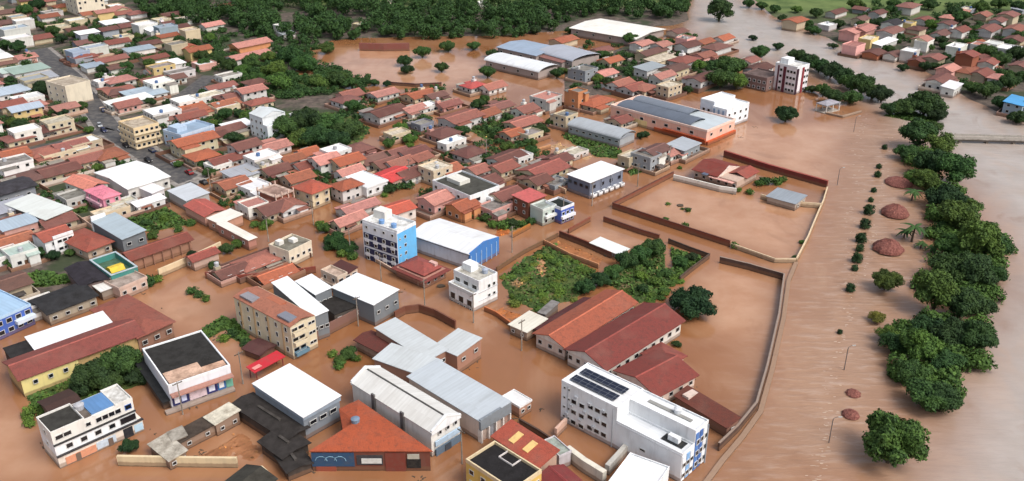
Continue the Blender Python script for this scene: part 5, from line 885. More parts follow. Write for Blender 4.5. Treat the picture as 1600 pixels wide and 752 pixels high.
def tree(px, py, rpx, kind='round', tone=DG, at='crown', group=None, label=None):
    """photo centre of the crown and its radius in photo pixels"""
    c = G(px, py + rpx * .62, 0.0); dist = math.sqrt(c.x ** 2 + c.y ** 2 + CAMH ** 2); rad = rpx * dist / FPX
    s = rad / (5.2 if kind != 'tall' else 4.6); base = max(groundz(c.x, c.y), -.3) - (1.9 * s if kind == 'round' else 2.6 * s if kind == 'tall' else 1.2 * s)
    cm, tm = rng.choice(PROTO[kind]); q_ = rng.uniform(-.28, .3); col_ = (tone[0] * (1 + q_ + rng.uniform(-.1, .25)), tone[1] * (1 + q_), tone[2] * (1 + q_ * .6))
    o = ob('tree', None, None, None, (c.x, c.y, base)); o.rotation_euler = (0, 0, rng.uniform(0, 6.28)); sz = s * rng.uniform(.85, 1.1); o.scale = (s, s * rng.uniform(.9, 1.1), sz)
    ob('crown', cm, o, col_); ob('trunk', tm, o)
    tag(o, label, 'tree', group); OCC.append((c.x, c.y, rad * .8))
    if not label: THINGS.append(dict(o=o, px=P(c, base + 5 * s), noun='tree', size='large' if rad > 6.5 else 'small' if rad < 3.6 else 'medium', look=TONE[tone], shape={'round': 'broad', 'tall': 'tall', 'open': 'loose'}[kind], wall=None, far=dist))
    return o
def bush(px, py, rpx, tone=LG, label=None, group=None, mesh=None, zs=1.0, base=None):
    c = G(px, py + rpx * .5); dist = math.sqrt(c.x ** 2 + c.y ** 2 + CAMH ** 2); rad = rpx * dist / FPX
    o = ob('bush', mesh or rng.choice(BUSH), None, vary(tone, .2), (c.x, c.y, max(groundz(c.x, c.y), -.15) if base is None else base)); o.rotation_euler = (0, 0, rng.uniform(0, 6.28)); o.scale = (rad, rad, rad * zs)
    tag(o, label, 'bush', group)
    if not label: THINGS.append(dict(o=o, px=(px, py), noun='bush', size='large' if rad > 2.2 else 'small' if rad < 1.2 else 'medium', look=TONE[tone], shape='leafy', wall=None, far=dist))
    return o
# belt of trees between the avenue and the river, bottom to top
BELT = [(1395, 690, 54), (1455, 612, 40), (1478, 625, 30), (1432, 582, 28), (1482, 562, 32), (1440, 545, 34), (1400, 532, 26), (1530, 530, 33), (1490, 517, 38), (1450, 505, 32), (1540, 478, 26), (1505, 476, 36), (1465, 465, 36), (1555, 428, 26), (1525, 430, 34), (1485, 422, 38), (1564, 394, 24), (1530, 390, 36), (1492, 382, 34), (1535, 352, 28), (1500, 345, 36), (1515, 316, 28), (1483, 306, 34), (1452, 286, 22), (1496, 271, 30), (1460, 256, 32), (1422, 236, 22), (1476, 226, 28), (1440, 214, 30), (1468, 196, 18)]
ORD = ['first', 'second', 'third', 'fourth', 'fifth', 'sixth', 'seventh', 'eighth', 'ninth', 'tenth', 'eleventh', 'twelfth', 'thirteenth', 'fourteenth', 'fifteenth', 'sixteenth', 'seventeenth', 'eighteenth', 'nineteenth', 'twentieth', 'twenty-first', 'twenty-second', 'twenty-third', 'twenty-fourth', 'twenty-fifth', 'twenty-sixth', 'twenty-seventh', 'twenty-eighth', 'twenty-ninth', 'thirtieth'] + ['thirty-' + q for q in ('first', 'second', 'third', 'fourth', 'fifth', 'sixth', 'seventh', 'eighth', 'ninth')] + ['further'] * 60
for i, (x, y, r_) in enumerate(BELT):
    x -= 8; tn = rng.choice([DG, MG, MG, OG, DG]) if i else MG
    tree(x, y, r_ * rng.uniform(.88, 1.04), rng.choice(['round', 'round', 'tall', 'tall', 'open']), tn, group='trees of the riverside belt', label=('big dark tree standing alone at the near end of the riverside belt' if i == 0 else f'{TONE[tn]} tree of the riverside belt, {ORD[i]} from its near end'))
UV, UF = [], []
for i, (x, y, r_) in enumerate([(1480, 600, 26), (1415, 565, 24), (1460, 570, 26), (1505, 545, 28), (1470, 530, 30), (1425, 510, 24), (1515, 500, 30), (1470, 490, 28), (1535, 450, 26), (1505, 445, 30), (1460, 435, 26), (1545, 405, 24), (1510, 405, 30), (1470, 400, 24), (1550, 370, 20), (1510, 365, 28), (1475, 355, 24), (1495, 325, 26), (1470, 325, 22), (1475, 285, 24), (1440, 268, 22), (1440, 240, 22), (1460, 232, 22)]):
    c = G(x, y + r_ * .8); R0 = r_ * math.hypot(c.length, CAMH) / FPX
    for q in range(2): v_, f_ = leaf_cloud([(c.x + rng.uniform(-.7, .7) * R0, c.y + rng.uniform(-.7, .7) * R0, rng.uniform(.2, 2.6), R0 * rng.uniform(.35, .7), R0 * rng.uniform(.3, .5)) for _ in range(5)], 900, .5, i * 3 + q); UV.append(v_); UF.append(f_ + sum(len(a) for a in UV[:-1]))
tag(ob('undergrowth', leaf_mesh('undergrowth', np.concatenate(UV), np.concatenate(UF)), None, MG), 'tangled green undergrowth filling the riverside belt of trees', 'undergrowth', None, 'stuff')
for i, (x, y, r_) in enumerate([(1246, 85, 14), (1262, 93, 15), (1279, 102, 15), (1297, 110, 16), (1314, 118, 16), (1330, 127, 17), (1346, 134, 17), (1362, 141, 17), (1376, 149, 14)]):
    tree(x, y, r_ * rng.uniform(1.15, 1.4), 'round', rng.choice([DG, OG]), group='row of trees on the narrow spit', label=f'dark tree in the straight row on the river spit, {ORD[i]} from its far end')
for x, y, r_, k, tn, l in [(1382, 437, 26, 'round', MG, 'round tree in the flood below the lowest large thatched kiosk'), (1370, 492, 17, 'open', YG, 'yellowish loose tree beside the avenue, in front of the riverside belt'), (1386, 520, 20, 'open', LG, 'pale loose tree at the edge of the riverside belt'), (1408, 545, 18, 'open', MG, 'straggly low tree touching the riverside belt below the pale loose tree'), (1443, 162, 30, 'round', DG, 'largest dark tree of the clump above the avenue end'), (1412, 166, 22, 'round', DG, 'dark tree left of the largest in the clump above the avenue'), (1390, 171, 15, 'round', OG, 'leftmost small dark tree of the clump above the avenue'), (1462, 178, 18, 'round', OG, 'rightmost dark tree of the clump above the avenue'), (1227, 178, 20, 'round', OG, 'dark round tree alone in the brown water by the white blocks'), (1123, 20, 22, 'tall', OG, 'dark tree island in the middle of the far river'), (1176, 58, 8, 'round', OG, 'tiny dark tree in the far river'), (1186, 82, 17, 'round', DG, 'dark tree on the bank left of the burgundy striped tower'), (1215, 72, 10, 'round', OG, 'small dark tree at the start of the river spit'), (1302, 150, 18, 'round', OG, 'dark tree directly behind the columned pavilion'), (1328, 152, 17, 'round', DG, 'dark tree right of the columned pavilion'), (1285, 142, 14, 'round', MG, 'green tree between the tower block and the pavilion'), (1268, 138, 11, 'round', DG, 'small tree at the foot of the burgundy striped tower'), (1302, 70, 10, 'open', OG, 'wispy dark tree standing in the far river'), (1081, 464, 40, 'round', OG, 'very dark round tree between the broad red hall and the flooded yard'), (1022, 383, 23, 'round', DG, 'dark tree at the street end of the row across the garden'), (1001, 394, 21, 'round', DG, 'second dark tree from the street in the garden row'), (980, 406, 21, 'round', OG, 'third dark tree from the street in the garden row'), (958, 420, 20, 'round', DG, 'fourth dark tree from the street in the garden row'), (937, 434, 19, 'round', OG, 'fifth dark tree from the street, above the orange hall'), (912, 446, 19, 'round', DG, 'dark tree at the garden end of the tree row'), (1062, 406, 16, 'round', DG, 'dark tree inside the small walled plot by the street corner'), (1080, 400, 12, 'round', OG, 'small dark tree at the corner of the walled plot'), (1057, 535, 9, 'round', DG, 'small dark tree squeezed between two red school roofs'), (1030, 428, 9, 'open', MG, 'loose green sapling in the middle of the school garden'), (975, 452, 9, 'open', LG, 'pale loose tree beside the orange tiled hall')]:
    tree(x, y, r_, k, tn, label=l)
TR = """450 200 25 r d;480 188 28 r o;515 192 28 r d;545 200 26 r d;470 214 22 r m;530 216 22 r o;498 208 28 r d;425 205 18 r o;395 98 17 r d;440 130 22 o m;476 98 22 r d;430 108 22 o m;500 128 20 o m;340 92 15 r d;360 105 14 r d;380 112 14 r m;400 122 14 r m;318 90 12 r d;530 122 20 r d;550 128 15 r d;570 128 10 r d;510 75 13 r m;455 90 20 r d;420 90 14 r m
150 585 30 r o;195 568 33 r d;172 595 24 r d;215 582 22 r o;130 600 20 r o;546 548 15 r d;532 558 12 r m;355 387 13 r d;372 380 10 r m;525 372 20 r d;508 355 12 r m;545 385 16 r d;203 696 15 r o;335 415 11 r d;418 348 10 r m;770 350 9 r m;720 318 10 o d;800 345 12 r d;760 338 11 o d;830 345 9 r d
633 95 13 r d;636 108 11 r o;660 82 13 r d;690 105 12 r d;700 72 14 r d;762 112 14 r d;770 82 12 r d;585 128 9 r d;605 130 7 r o;740 70 12 r d;870 115 11 r d;835 45 12 r o;985 62 14 r m;1000 72 12 r d;1140 105 26 r d;1125 125 22 r d;1150 128 18 r m;1090 105 12 r m;935 125 10 r m;950 132 12 r d;1008 208 9 r d;1000 212 8 r o;860 190 10 r m;745 185 10 o m;640 206 9 r m;985 88 10 r d;1075 140 9 r d;1045 68 9 r d;890 48 9 r d
70 140 14 r o;30 75 12 r d;10 72 12 r d;45 92 10 r d;150 65 13 r d;120 55 12 r d;85 50 11 r d;200 105 12 r d;165 110 11 r o;190 140 12 r o;240 65 11 r d;280 65 9 r d;285 38 10 r o;40 20 12 r d;60 12 12 r o;110 150 11 r m;215 162 10 r o;235 160 10 r o;265 162 9 r d;320 100 11 r d;180 45 9 r d;140 78 9 r d;270 98 9 r d;320 145 9 r d;210 90 9 r d;130 168 9 r m
100 178 9 r o;85 178 8 r d;15 190 9 r d;30 182 8 r m;60 215 8 r d;140 205 8 r m;330 268 12 r m;320 258 11 r d;375 178 9 r d;390 190 8 r d;340 205 9 r m;420 272 10 r m;428 280 9 r d;495 270 12 r d;510 275 10 r d;470 300 9 r d;525 300 8 r m;380 300 9 r d;400 232 7 r o;280 258 8 r m;205 300 11 r m;65 395 12 r d;40 405 13 r d;85 400 12 r o;20 410 12 r d;110 395 9 r d;50 390 8 o o;160 335 9 r d;180 345 8 r m;240 365 10 r m;300 395 7 r o
640 225 7 r m;610 215 8 r d;1500 95 14 r d;1535 85 15 r d;1562 94 17 r d;1588 86 17 r o;1575 132 16 r d;1540 145 16 r d;1562 162 15 r o;1518 137 14 r d;1588 182 16 r d;1604 168 17 r d;1500 28 13 r d;1530 14 12 r m;1450 8 12 r d;1395 8 11 r d;1560 8 12 r d;1590 12 13 r d;1380 22 9 r m;1430 98 9 r d;1445 105 10 r o;1410 105 9 r o;1455 40 11 r m;1490 22 12 r d;1470 65 10 r o;1520 50 10 r d;1515 70 9 r m;1270 45 12 r d;1260 38 10 r d;1275 22 11 r d;1310 38 11 r d;1345 40 10 r d;1370 38 10 r o;1405 60 8 r d;1425 52 9 r o;1335 10 12 r m;1245 15 9 r m;1210 15 9 r d;1190 8 10 r d;1170 6 10 r d;1222 28 8 r d;1545 70 10 r o;1590 60 10 r d;1600 120 12 r d;1450 75 9 r d;1475 92 9 r o"""
for line in TR.replace('\n', ';').split(';'):
    x, y, r_, k, tn = line.split(); tree(float(x), float(y), float(r_) * 1.08, dict(r='round', o='open', t='tall')[k], dict(d=DG, m=MG, o=OG, l=LG)[tn])
for reg, n_, kinds in ((gpoly([(-20, 40), (230, 30), (330, 60), (420, 150), (440, 240), (330, 285), (200, 320), (-20, 330)]), 28, 'dom'), (gpoly([(560, 140), (780, 130), (880, 240), (800, 330), (600, 300), (440, 330), (380, 290), (460, 250)]), 14, 'dm'), (gpoly([(1330, 15), (1600, 15), (1600, 170), (1500, 140), (1340, 80)]), 22, 'do'), (gpoly([(880, 60), (1080, 60), (1150, 110), (1080, 142), (880, 140)]), 8, 'dm')):
    k_ = 0; gx_ = [p[0] for p in reg]; gy_ = [p[1] for p in reg]
    for _ in range(3000):
        p = Vector((rng.uniform(min(gx_), max(gx_)), rng.uniform(min(gy_), max(gy_))))
        if k_ >= n_: break
        if not inside(p, reg) or near_road(p) or any((p.x - a) ** 2 + (p.y - b_) ** 2 < (c_ + 1.6) ** 2 for a, b_, c_ in OCC): continue
        rad = rng.uniform(2.2, 4.2); dist = math.sqrt(p.x ** 2 + p.y ** 2 + CAMH ** 2); rp = rad / dist * FPX; x, y = P(p)
        tree(x, y - rp * .62, rp, 'round', dict(d=DG, m=MG, o=OG)[rng.choice(kinds)]); k_ += 1
UV, UF = [], []; n0_ = 0
for reg, n_ in ((gpoly([(-20, 20), (230, 24), (330, 60), (420, 150), (440, 240), (330, 285), (200, 320), (-20, 400)]), 190), (gpoly([(560, 140), (780, 130), (880, 240), (800, 330), (600, 300), (440, 330), (350, 320), (460, 250)]), 80), (gpoly([(1330, 5), (1600, 5), (1600, 180), (1500, 140), (1340, 80)]), 90), (gpoly([(880, 60), (1080, 60), (1150, 110), (1080, 142), (880, 140)]), 50), (gpoly([(292, 84), (420, 98), (480, 92), (570, 126), (545, 142), (440, 160), (370, 122)]), 150), (gpoly([(330, 44), (470, 70), (520, 62), (520, 84), (440, 100), (330, 84)]), 60)):
    k_ = 0; gx_ = [p[0] for p in reg]; gy_ = [p[1] for p in reg]
    for _ in range(4000):
        p = Vector((rng.uniform(min(gx_), max(gx_)), rng.uniform(min(gy_), max(gy_))))
        if k_ >= n_: break
        if not inside(p, reg) or near_road(p) or any((p.x - a) ** 2 + (p.y - b_) ** 2 < (c_ * .82) ** 2 for a, b_, c_ in OCC): continue
        z0 = max(groundz(*p), 0); v_, f_ = leaf_cloud([(p.x + rng.uniform(-2.6, 2.6), p.y + rng.uniform(-2.6, 2.6), z0 + rng.uniform(.3, 2.2), rng.uniform(.8, 2.0), rng.uniform(.6, 1.5)) for _ in range(5)], 260, .42, k_); UV.append(v_); UF.append(f_ + n0_); n0_ += len(v_); k_ += 1
tag(ob('undergrowth', leaf_mesh('undergrowth', np.concatenate(UV), np.concatenate(UF)), None, DG), 'dark garden growth crowding the gaps between the town houses', 'undergrowth', None, 'stuff')
# shrubs of the garden beside the white stepped house
r2 = random.Random(3)
gpl = gpoly([(784, 432), (822, 402), (868, 382), (890, 402), (925, 420), (900, 470), (845, 482), (800, 470), (786, 455)])
k = 0
while k < 36:
    x, y = r2.uniform(780, 930), r2.uniform(378, 486)
    if inside(G(x, y), gpl) and not (838 < x < 855 and 405 < y < 430): bush(x, y, r2.uniform(5, 11), r2.choice([MG, MG, LG, LG, YG, YG]), zs=r2.uniform(.45, .8)); k += 1
for k in range(24):
    t_ = r2.random(); x = 1018 + 60 * t_ + r2.uniform(-7, 7); y = 470 - 55 * t_ + r2.uniform(-8, 8); bush(x, y, r2.uniform(5, 8), r2.choice([MG, LG, LG]), zs=.7)
for x, y, r_ in [(900, 540, 8), (1000, 490, 9), (985, 482, 7), (970, 498, 8), (955, 508, 8), (940, 516, 7), (925, 522, 7), (952, 475, 8), (1005, 450, 10), (1025, 440, 11), (1000, 430, 10), (1040, 425, 9), (975, 470, 8), (1010, 412, 9), (233, 440, 13), (220, 444, 9), (246, 436, 9), (300, 455, 9), (312, 460, 8), (322, 466, 7), (800, 462, 6), (1074, 328, 5), (1066, 326, 3), (1044, 318, 4), (1040, 342, 5), (1070, 353, 7), (1148, 383, 8), (1253, 378, 5), (1241, 402, 5), (1062, 262, 4), (1195, 283, 10), (1212, 283, 9), (1222, 281, 7), (1170, 300, 7), (1155, 297, 5), (1186, 286, 8), (700, 325, 10), (715, 330, 10), (735, 335, 9), (690, 322, 8), (760, 325, 9), (785, 352, 10), (815, 350, 8), (570, 318, 8), (580, 312, 7), (600, 305, 6), (515, 385, 9), (535, 395, 10), (552, 400, 9), (500, 350, 8), (300, 348, 8), (280, 358, 7), (258, 340, 9), (228, 348, 9), (180, 310, 9), (192, 304, 8), (60, 632, 12), (48, 645, 11), (78, 622, 9), (70, 640, 12), (46, 660, 9), (400, 350, 8), (412, 355, 7), (640, 370, 6), (365, 520, 10), (350, 528, 9), (385, 535, 9), (395, 545, 9), (375, 508, 9), (320, 520, 8), (570, 540, 7), (520, 552, 8), (530, 570, 9), (556, 560, 8)]:
    bush(x, y, r_, rng.choice([DG, MG, MG, LG]))
TOPIARY = [(1382, 232, 4), (1373, 262, 4), (1371, 275, 5), (1365, 299, 4), (1360, 314, 4), (1357, 332, 8), (1351, 354, 8), (1345, 376, 8), (1343, 390, 6), (1338, 407, 8), (1335, 421, 5), (1328, 453, 7), (1312, 520, 4)]
for i, (x, y, r_) in enumerate(TOPIARY):
    bush(x, y - r_ * .3, r_ * 1.25, OG, f'clipped round bush in the flooded avenue median, {ORD[i]} from the far end', 'clipped bushes in the avenue median', TOP, 1.15)
# grass: plots and fields
def grass(name, label, pts, z=.22, tuft=900, size=.3, mat='grass_blades'):
    g = gpoly(pts); c0 = Vector((sum(p[0] for p in g) / len(g), sum(p[1] for p in g) / len(g)))
    xs_ = [p[0] for p in g]; ys_ = [p[1] for p in g]; r = np.random.RandomState(len(label)); st = max(.8, math.sqrt((max(xs_) - min(xs_)) * (max(ys_) - min(ys_)) / 1600))
    gx, gy = np.meshgrid(np.arange(min(xs_) - 2 * st, max(xs_) + 2 * st, st), np.arange(min(ys_) - 2 * st, max(ys_) + 2 * st, st)); sd_ = sdf(gx, gy, g)
    gz = z + .45 * sst(sd_, -1.2, 2.0) - .45 + .12 * np.sin(gx * .7) * np.cos(gy * .55) + r.normal(0, .05, gx.shape)
    base = np.vectorize(groundz)(gx, gy); gz = np.where(sd_ < -1.0, -2.2, gz + np.maximum(base, 0))
    ny, nx = gx.shape; idx = np.arange(nx * ny).reshape(ny, nx); vs = np.stack([gx - c0.x, gy - c0.y, gz], -1).reshape(-1, 3)
    fs = np.stack([idx[:-1, :-1], idx[:-1, 1:], idx[1:, 1:], idx[1:, :-1]], -1).reshape(-1, 4)
    keep = (sd_.reshape(-1)[fs] > -1.6 * st - 1).any(1); fs = fs[keep]
    pts_ = []; 
    while len(pts_) < tuft:
        q = (r.uniform(min(xs_), max(xs_)), r.uniform(min(ys_), max(ys_)))
        pts_.append((q[0] - c0.x, q[1] - c0.y, z + .1 + max(groundz(*q), 0), 1.0)) if sdf(np.array([q[0]]), np.array([q[1]]), g)[0] > .6 else None
    me = bpy.data.meshes.new(name); lv, lf = [], []
    for q in pts_:
        s_ = size * r.uniform(.6, 2.0); an = r.uniform(0, 6.28); dx, dy = math.cos(an) * s_, math.sin(an) * s_; o_ = len(lv); lv += [(q[0] - dx, q[1] - dy, q[2] - .1), (q[0] + dx, q[1] + dy, q[2] - .1), (q[0] + dx * .5 + dy, q[1] + dy * .5 - dx, q[2] + s_ * .9), (q[0] - dx * .7 + dy, q[1] - dy * .7 - dx, q[2] + s_ * .6)]; lf.append((o_, o_ + 1, o_ + 2, o_ + 3))
    n0 = len(vs); me.from_pydata(vs.tolist() + lv, [], fs.tolist() + [tuple(i + n0 for i in f) for f in lf]); me.materials.append(MATS[mat]); me.materials.append(MATS['leaf'])
    me.polygons.foreach_set('material_index', [0] * len(fs) + [1] * len(lf)); me.update()
    o = ob(name, me, None, MG, (c0.x, c0.y, 0)); tag(o, label, 'grass', None, 'stuff')
for l, pts in [('rough grass under the shrubs of the walled garden', [(782, 432), (822, 400), (866, 378), (892, 404), (935, 424), (905, 466), (880, 474), (845, 486), (795, 474)]), ('weedy grass of the school garden', [(940, 440), (1000, 396), (1042, 384), (1040, 420), (1075, 420), (1030, 468), (1000, 474), (960, 452)]), ('grass strip between the two long school halls', [(905, 540), (990, 480), (1000, 484), (915, 545)]), ('green vacant lot beside the pale blue grey hall', [(196, 345), (245, 316), (285, 338), (300, 352), (262, 358), (228, 364)]), ('green yard behind the white grey metal roof', [(78, 310), (100, 296), (140, 320), (140, 334), (104, 338)]), ('bright green yard at the town edge', [(22, 440), (60, 424), (108, 432), (116, 446), (60, 452), (28, 452)]), ('weedy bank beside the beige block', [(306, 520), (350, 494), (380, 506), (400, 540), (385, 548), (350, 516), (325, 534)]), ('dark grass strip beside the barrel roofed hall', [(874, 212), (895, 205), (975, 236), (965, 248), (930, 246)]), ('grass plot behind the grey white roofed building', [(970, 258), (995, 248), (1022, 264), (985, 276)]), ('grass under the town tree clump', [(405, 215), (440, 175), (545, 178), (580, 200), (560, 232), (480, 235)]), ('long green slope below the far orange roofs', [(292, 88), (330, 82), (440, 122), (520, 110), (560, 128), (535, 142), (450, 156), (380, 120)]), ('weeds around the flooded plot behind the white hangar', [(684, 320), (720, 314), (800, 345), (835, 350), (800, 362), (730, 340)]), ('pale green field among far trees', [(725, 200), (790, 178), (860, 206), (800, 230), (760, 222)]), ('weeds at the end of the green garden by the street corner', [(1046, 386), (1080, 398), (1104, 404), (1074, 424), (1062, 436), (1050, 420)]), ('grass bank under the tree clump left of the black roofed shop', [(30, 612), (120, 575), (225, 550), (240, 600), (180, 612), (60, 652)]), ('river bank grass under the clump above the avenue', [(1376, 180), (1430, 176), (1470, 190), (1450, 196)])]:
    grass('grass', l, pts)
t = NT('wet_mud')
n1 = t.noise(t.pos, .25, 5, .65); n2 = t.noise(t.pos, 1.6, 4, .7)
c = t.mix(t.ramp(n1, [(.35, 0), (.65, 1)]), t.oc, t.mix(1.0, t.oc, (.6, .55, .5), 'MULTIPLY')); c = t.mix(t.ramp(n2, [(.58, 0), (.72, .7)]), c, (.05, .07, .02))
t.bump(n2, .5, .15); t.out(c, .55)
for l, pts, hx, tf in [('pale yellow earth plot ringed by weeds behind the orange yard wall', [(752, 216), (790, 202), (832, 214), (800, 234)], 'b59a6c', 60), ('pale earth plot beside the dark grass strip of the barrel roofed hall', [(848, 232), (872, 222), (935, 245), (915, 252)], 'b89672', 50), ('wet orange mud yard between two walls left of the garden', [(852, 384), (872, 374), (950, 405), (932, 419)], 'a56d45', 10), ('orange mud yard between the black sheds and the cream wall', [(290, 722), (372, 672), (425, 700), (398, 724)], 'a3714e', 14), ('orange mud strip below the white stepped house', [(762, 486), (786, 478), (818, 492), (800, 508)], 'ab6a3c', 8), ('bare mud corner right of the white hangar', [(776, 346), (804, 352), (798, 368), (768, 374)], 'b0683a', 20), ('muddy yard behind the cream street wall', [(222, 428), (262, 412), (286, 404), (296, 410), (250, 430)], 'b5814e', 8), ('bare clay gap in the middle of the shrub garden', [(836, 404), (850, 400), (858, 424), (848, 440), (838, 428)], 'b58a66', 20), ('sandy gap at the street end of the shrub garden', [(798, 440), (815, 432), (824, 446), (808, 456)], 'ad8a68', 24), ('trodden earth path through the school garden', [(1018, 424), (1032, 392), (1042, 388), (1036, 428), (1020, 446)], 'ad8a6e', 14)]:
    grass('bare_earth', l, pts, .1 if 'gap' not in l else .42, tf, .2, 'wet_mud'); o = [q for q in bpy.data.objects if q.get('label') == l][0]; o['category'] = 'bare earth'; o['kind'] = 'structure'; o.color = (*C(hx), 1)
# the far wood: one mass of crowns that nobody could count, with single trees along its near edge
r = np.random.RandomState(5); allv, allf, off = [], [], 0
WOOD = gpoly([(228, 2), (1072, 2), (1078, 30), (1050, 36), (930, 24), (880, 42), (840, 58), (640, 63), (540, 63), (480, 72), (440, 66), (400, 56), (330, 44), (228, 32)])
WOOD = [(x, y) if i > 1 else (x * 1.12, y + 60) for i, (x, y) in enumerate(WOOD)]
FIELDS = [gpoly([(560, -6), (640, -6), (630, 10), (555, 12)]), gpoly([(680, -8), (840, -8), (822, 13), (700, 13)]), gpoly([(940, -8), (1050, -8), (1035, 9), (950, 6)]), gpoly([(420, 20), (470, 16), (500, 40), (440, 52)]), gpoly([(530, 30), (580, 26), (590, 44), (545, 50)]), gpoly([(330, 2), (372, 2), (365, 16), (335, 16)])]
kk = 0; rr = random.Random(8); wx = [p[0] for p in WOOD]; wy = [p[1] for p in WOOD]
for _ in range(9000):
    p = Vector((rr.uniform(min(wx), max(wx)), rr.uniform(min(wy), max(wy))))
    if kk > 560: break
    if not inside(p, WOOD) or any(inside(p, f) for f in FIELDS) or any((p.x - a) ** 2 + (p.y - b_) ** 2 < (c_ + 2.5) ** 2 for a, b_, c_ in OCC[-900:]): continue
    R0 = rr.choice([3.2, 4, 5, 6, 7.5]) * rr.uniform(.9, 1.1); z0 = groundz(*p)
    bl = [(p.x + rr.uniform(-.5, .5) * R0, p.y + rr.uniform(-.5, .5) * R0, z0 + R0 * rr.uniform(.45, 1.35), R0 * rr.uniform(.3, .62), R0 * rr.uniform(.3, .6)) for _ in range(7)]
    v_, f_ = leaf_cloud(bl, 640, .62, kk); allv.append(v_); allf.append(f_ + off); off += len(v_); kk += 1; OCC.append((p.x, p.y, R0 * .62))
wd = ob('woodland', leaf_mesh('woodland', np.concatenate(allv), np.concatenate(allf)), None, DG); tag(wd, 'far dark green wood closing the view behind the town', 'wood', None, 'stuff')

# ------------------------------------------------------------------ kiosks, palms, posts, cars
def kiosk(px, py, rpx, label, group='thatched kiosks along the flooded avenue', flatter=1.0):
    c = G(px, py); dist = math.sqrt(c.x ** 2 + c.y ** 2 + CAMH ** 2); rad = rpx * dist / FPX
    o = ob('kiosk', None, None, None, (c.x, c.y, 0)); tag(o, label, 'kiosk', group); n = 18; m = MB(); rings = [(.96, .15), (1.04, .3), (.98, .75), (.8, 1.35), (.5, 1.95), (.1, 2.3)]
    vs = [(rad * .93 * q * (1 + .09 * math.sin(3.1 * k + 7 * q + px)) * math.cos(6.2832 * k / n), rad * q * math.sin(6.2832 * k / n), z * rad / 3.1 * flatter) for q, z in rings for k in range(n)]; vs = [(a_, b_, c_ * (1 + .07 * math.sin(2.3 * i_))) for i_, (a_, b_, c_) in enumerate(vs)]
    fs = [(i * n + k, i * n + (k + 1) % n, i * n + n + (k + 1) % n, i * n + n + k) for i in range(len(rings) - 1) for k in range(n)] + [tuple(range(len(vs) - n, len(vs))), tuple(range(n - 1, -1, -1))]
    ob('roof', m.add(vs, fs).mesh('roof', ['thatch']), o); ob('finial', MB().cyl(0, 0, 2.2 * rad / 3.1 * flatter, 2.6 * rad / 3.1 * flatter, .2, .05, 6).mesh('finial', ['thatch']), o)
    for k in range(5): ob('post', MB().cyl(rad * .8 * math.cos(1.2566 * k), rad * .8 * math.sin(1.2566 * k), -1.5, .7 * rad / 3.2, .1, .1, 6).mesh('post', ['bark']), o)
for a in [(1398, 335, 20, 'middle large thatched kiosk in the flood'), (1387, 391, 22, 'lowest of the three large thatched kiosks in the flood'), (1404, 287, 20, 'topmost large thatched kiosk, its roof darkest', 'thatched kiosks along the flooded avenue', .6), (1333, 616, 11, 'upper of two tiny thatched roofs barely above the avenue water', 'sunken thatched roofs', .8), (1329, 649, 13, 'lower of two tiny thatched roofs barely above the avenue water', 'sunken thatched roofs', .8)]: kiosk(*a)
def frond(length, seed):
    r = random.Random(seed); vs, fs = [], []
    for i in range(7):
        t_ = i / 6; x = length * t_; z = length * (.28 * t_ - .62 * t_ * t_); w_ = .34 * length * (.25 + math.sin(3.14 * min(t_ + .12, 1)) * .6) * .55; vs += [(x, -w_, z - w_ * .5), (x, 0, z), (x, w_, z - w_ * .5)]
    for i in range(6): fs += [(3 * i, 3 * i + 1, 3 * i + 4, 3 * i + 3), (3 * i + 1, 3 * i + 2, 3 * i + 5, 3 * i + 4)]
    return vs, fs
FR = [leaf_mesh('frond', np.array(v_), np.array(f_)) for v_, f_ in (frond(3.0, 1), frond(2.6, 2))]
def palm(px, py, h, s, label):
    c = G(px, py); o = ob('palm_tree', None, None, None, (c.x, c.y, 0)); tag(o, label, 'palm tree', 'palms in the flood'); o.scale = (s, s, s)
    ob('trunk', MB().tube([(0, 0, -2), (.1, .1, h * .5), (.25, .1, h)], [.28, .2, .15], 8).mesh('trunk', ['bark']), o)
    for k in range(11):
        f_ = ob('frond', FR[k % 2], o, vary(DG, .2), (.25, .1, h)); f_.rotation_euler = (0, R(rng.uniform(-14, 22)), k * .571 + rng.uniform(-.15, .15))
for a in [(1424, 378, 3.4, 1.5, 'dark palm between the middle and lowest thatched kiosks'), (1412, 372, 2.4, 1.1, 'lower palm left of the dark palm between the kiosks'), (1424, 314, 3.0, 1.2, 'palm behind the topmost thatched kiosk'), (1438, 388, 2.0, .9, 'small half sunken palm right of the lowest thatched kiosk'), (1455, 395, 2.0, .9, 'small palm by the riverside belt right of the kiosks')]: palm(*a)
def lamp(px, py, h, label, group, two=False):
    c = G(px, py); o = ob('street_lamp', None, None, None, (c.x, c.y, 0)); tag(o, label, 'street lamp', group); o.rotation_euler = (0, 0, rng.uniform(-.2, .2))
    ob('pole', MB().tube([(0, 0, -2), (0, 0, h * .9), (.1, 0, h)], [.13, .1, .08], 8).mesh('pole', ['plain_paint']), o, C('6e6460'))
    for s_ in ((1, -1) if two else (1,)):
        ob('arm', MB().tube([(.1 * s_, 0, h), (.7 * s_, 0, h + .35), (1.5 * s_, 0, h + .4)], .06, 6).mesh('arm', ['plain_paint']), o, C('6e6460')); ob('lamp_head', MB().box(1.35 * s_ - .4, 1.35 * s_ + .4, -.16, .16, h + .3, h + .44).mesh('lamp_head', ['plain_paint']), o, C('a8a6a2'))
LP = [(1295, 692), (1319, 578), (1308, 290), (1334, 206)]
for i, (x, y) in enumerate(LP): lamp(x, y, 6.2, f'thin dark street lamp standing in the flooded avenue, {ORD[i]} from the bottom edge', 'street lamps of the avenue')
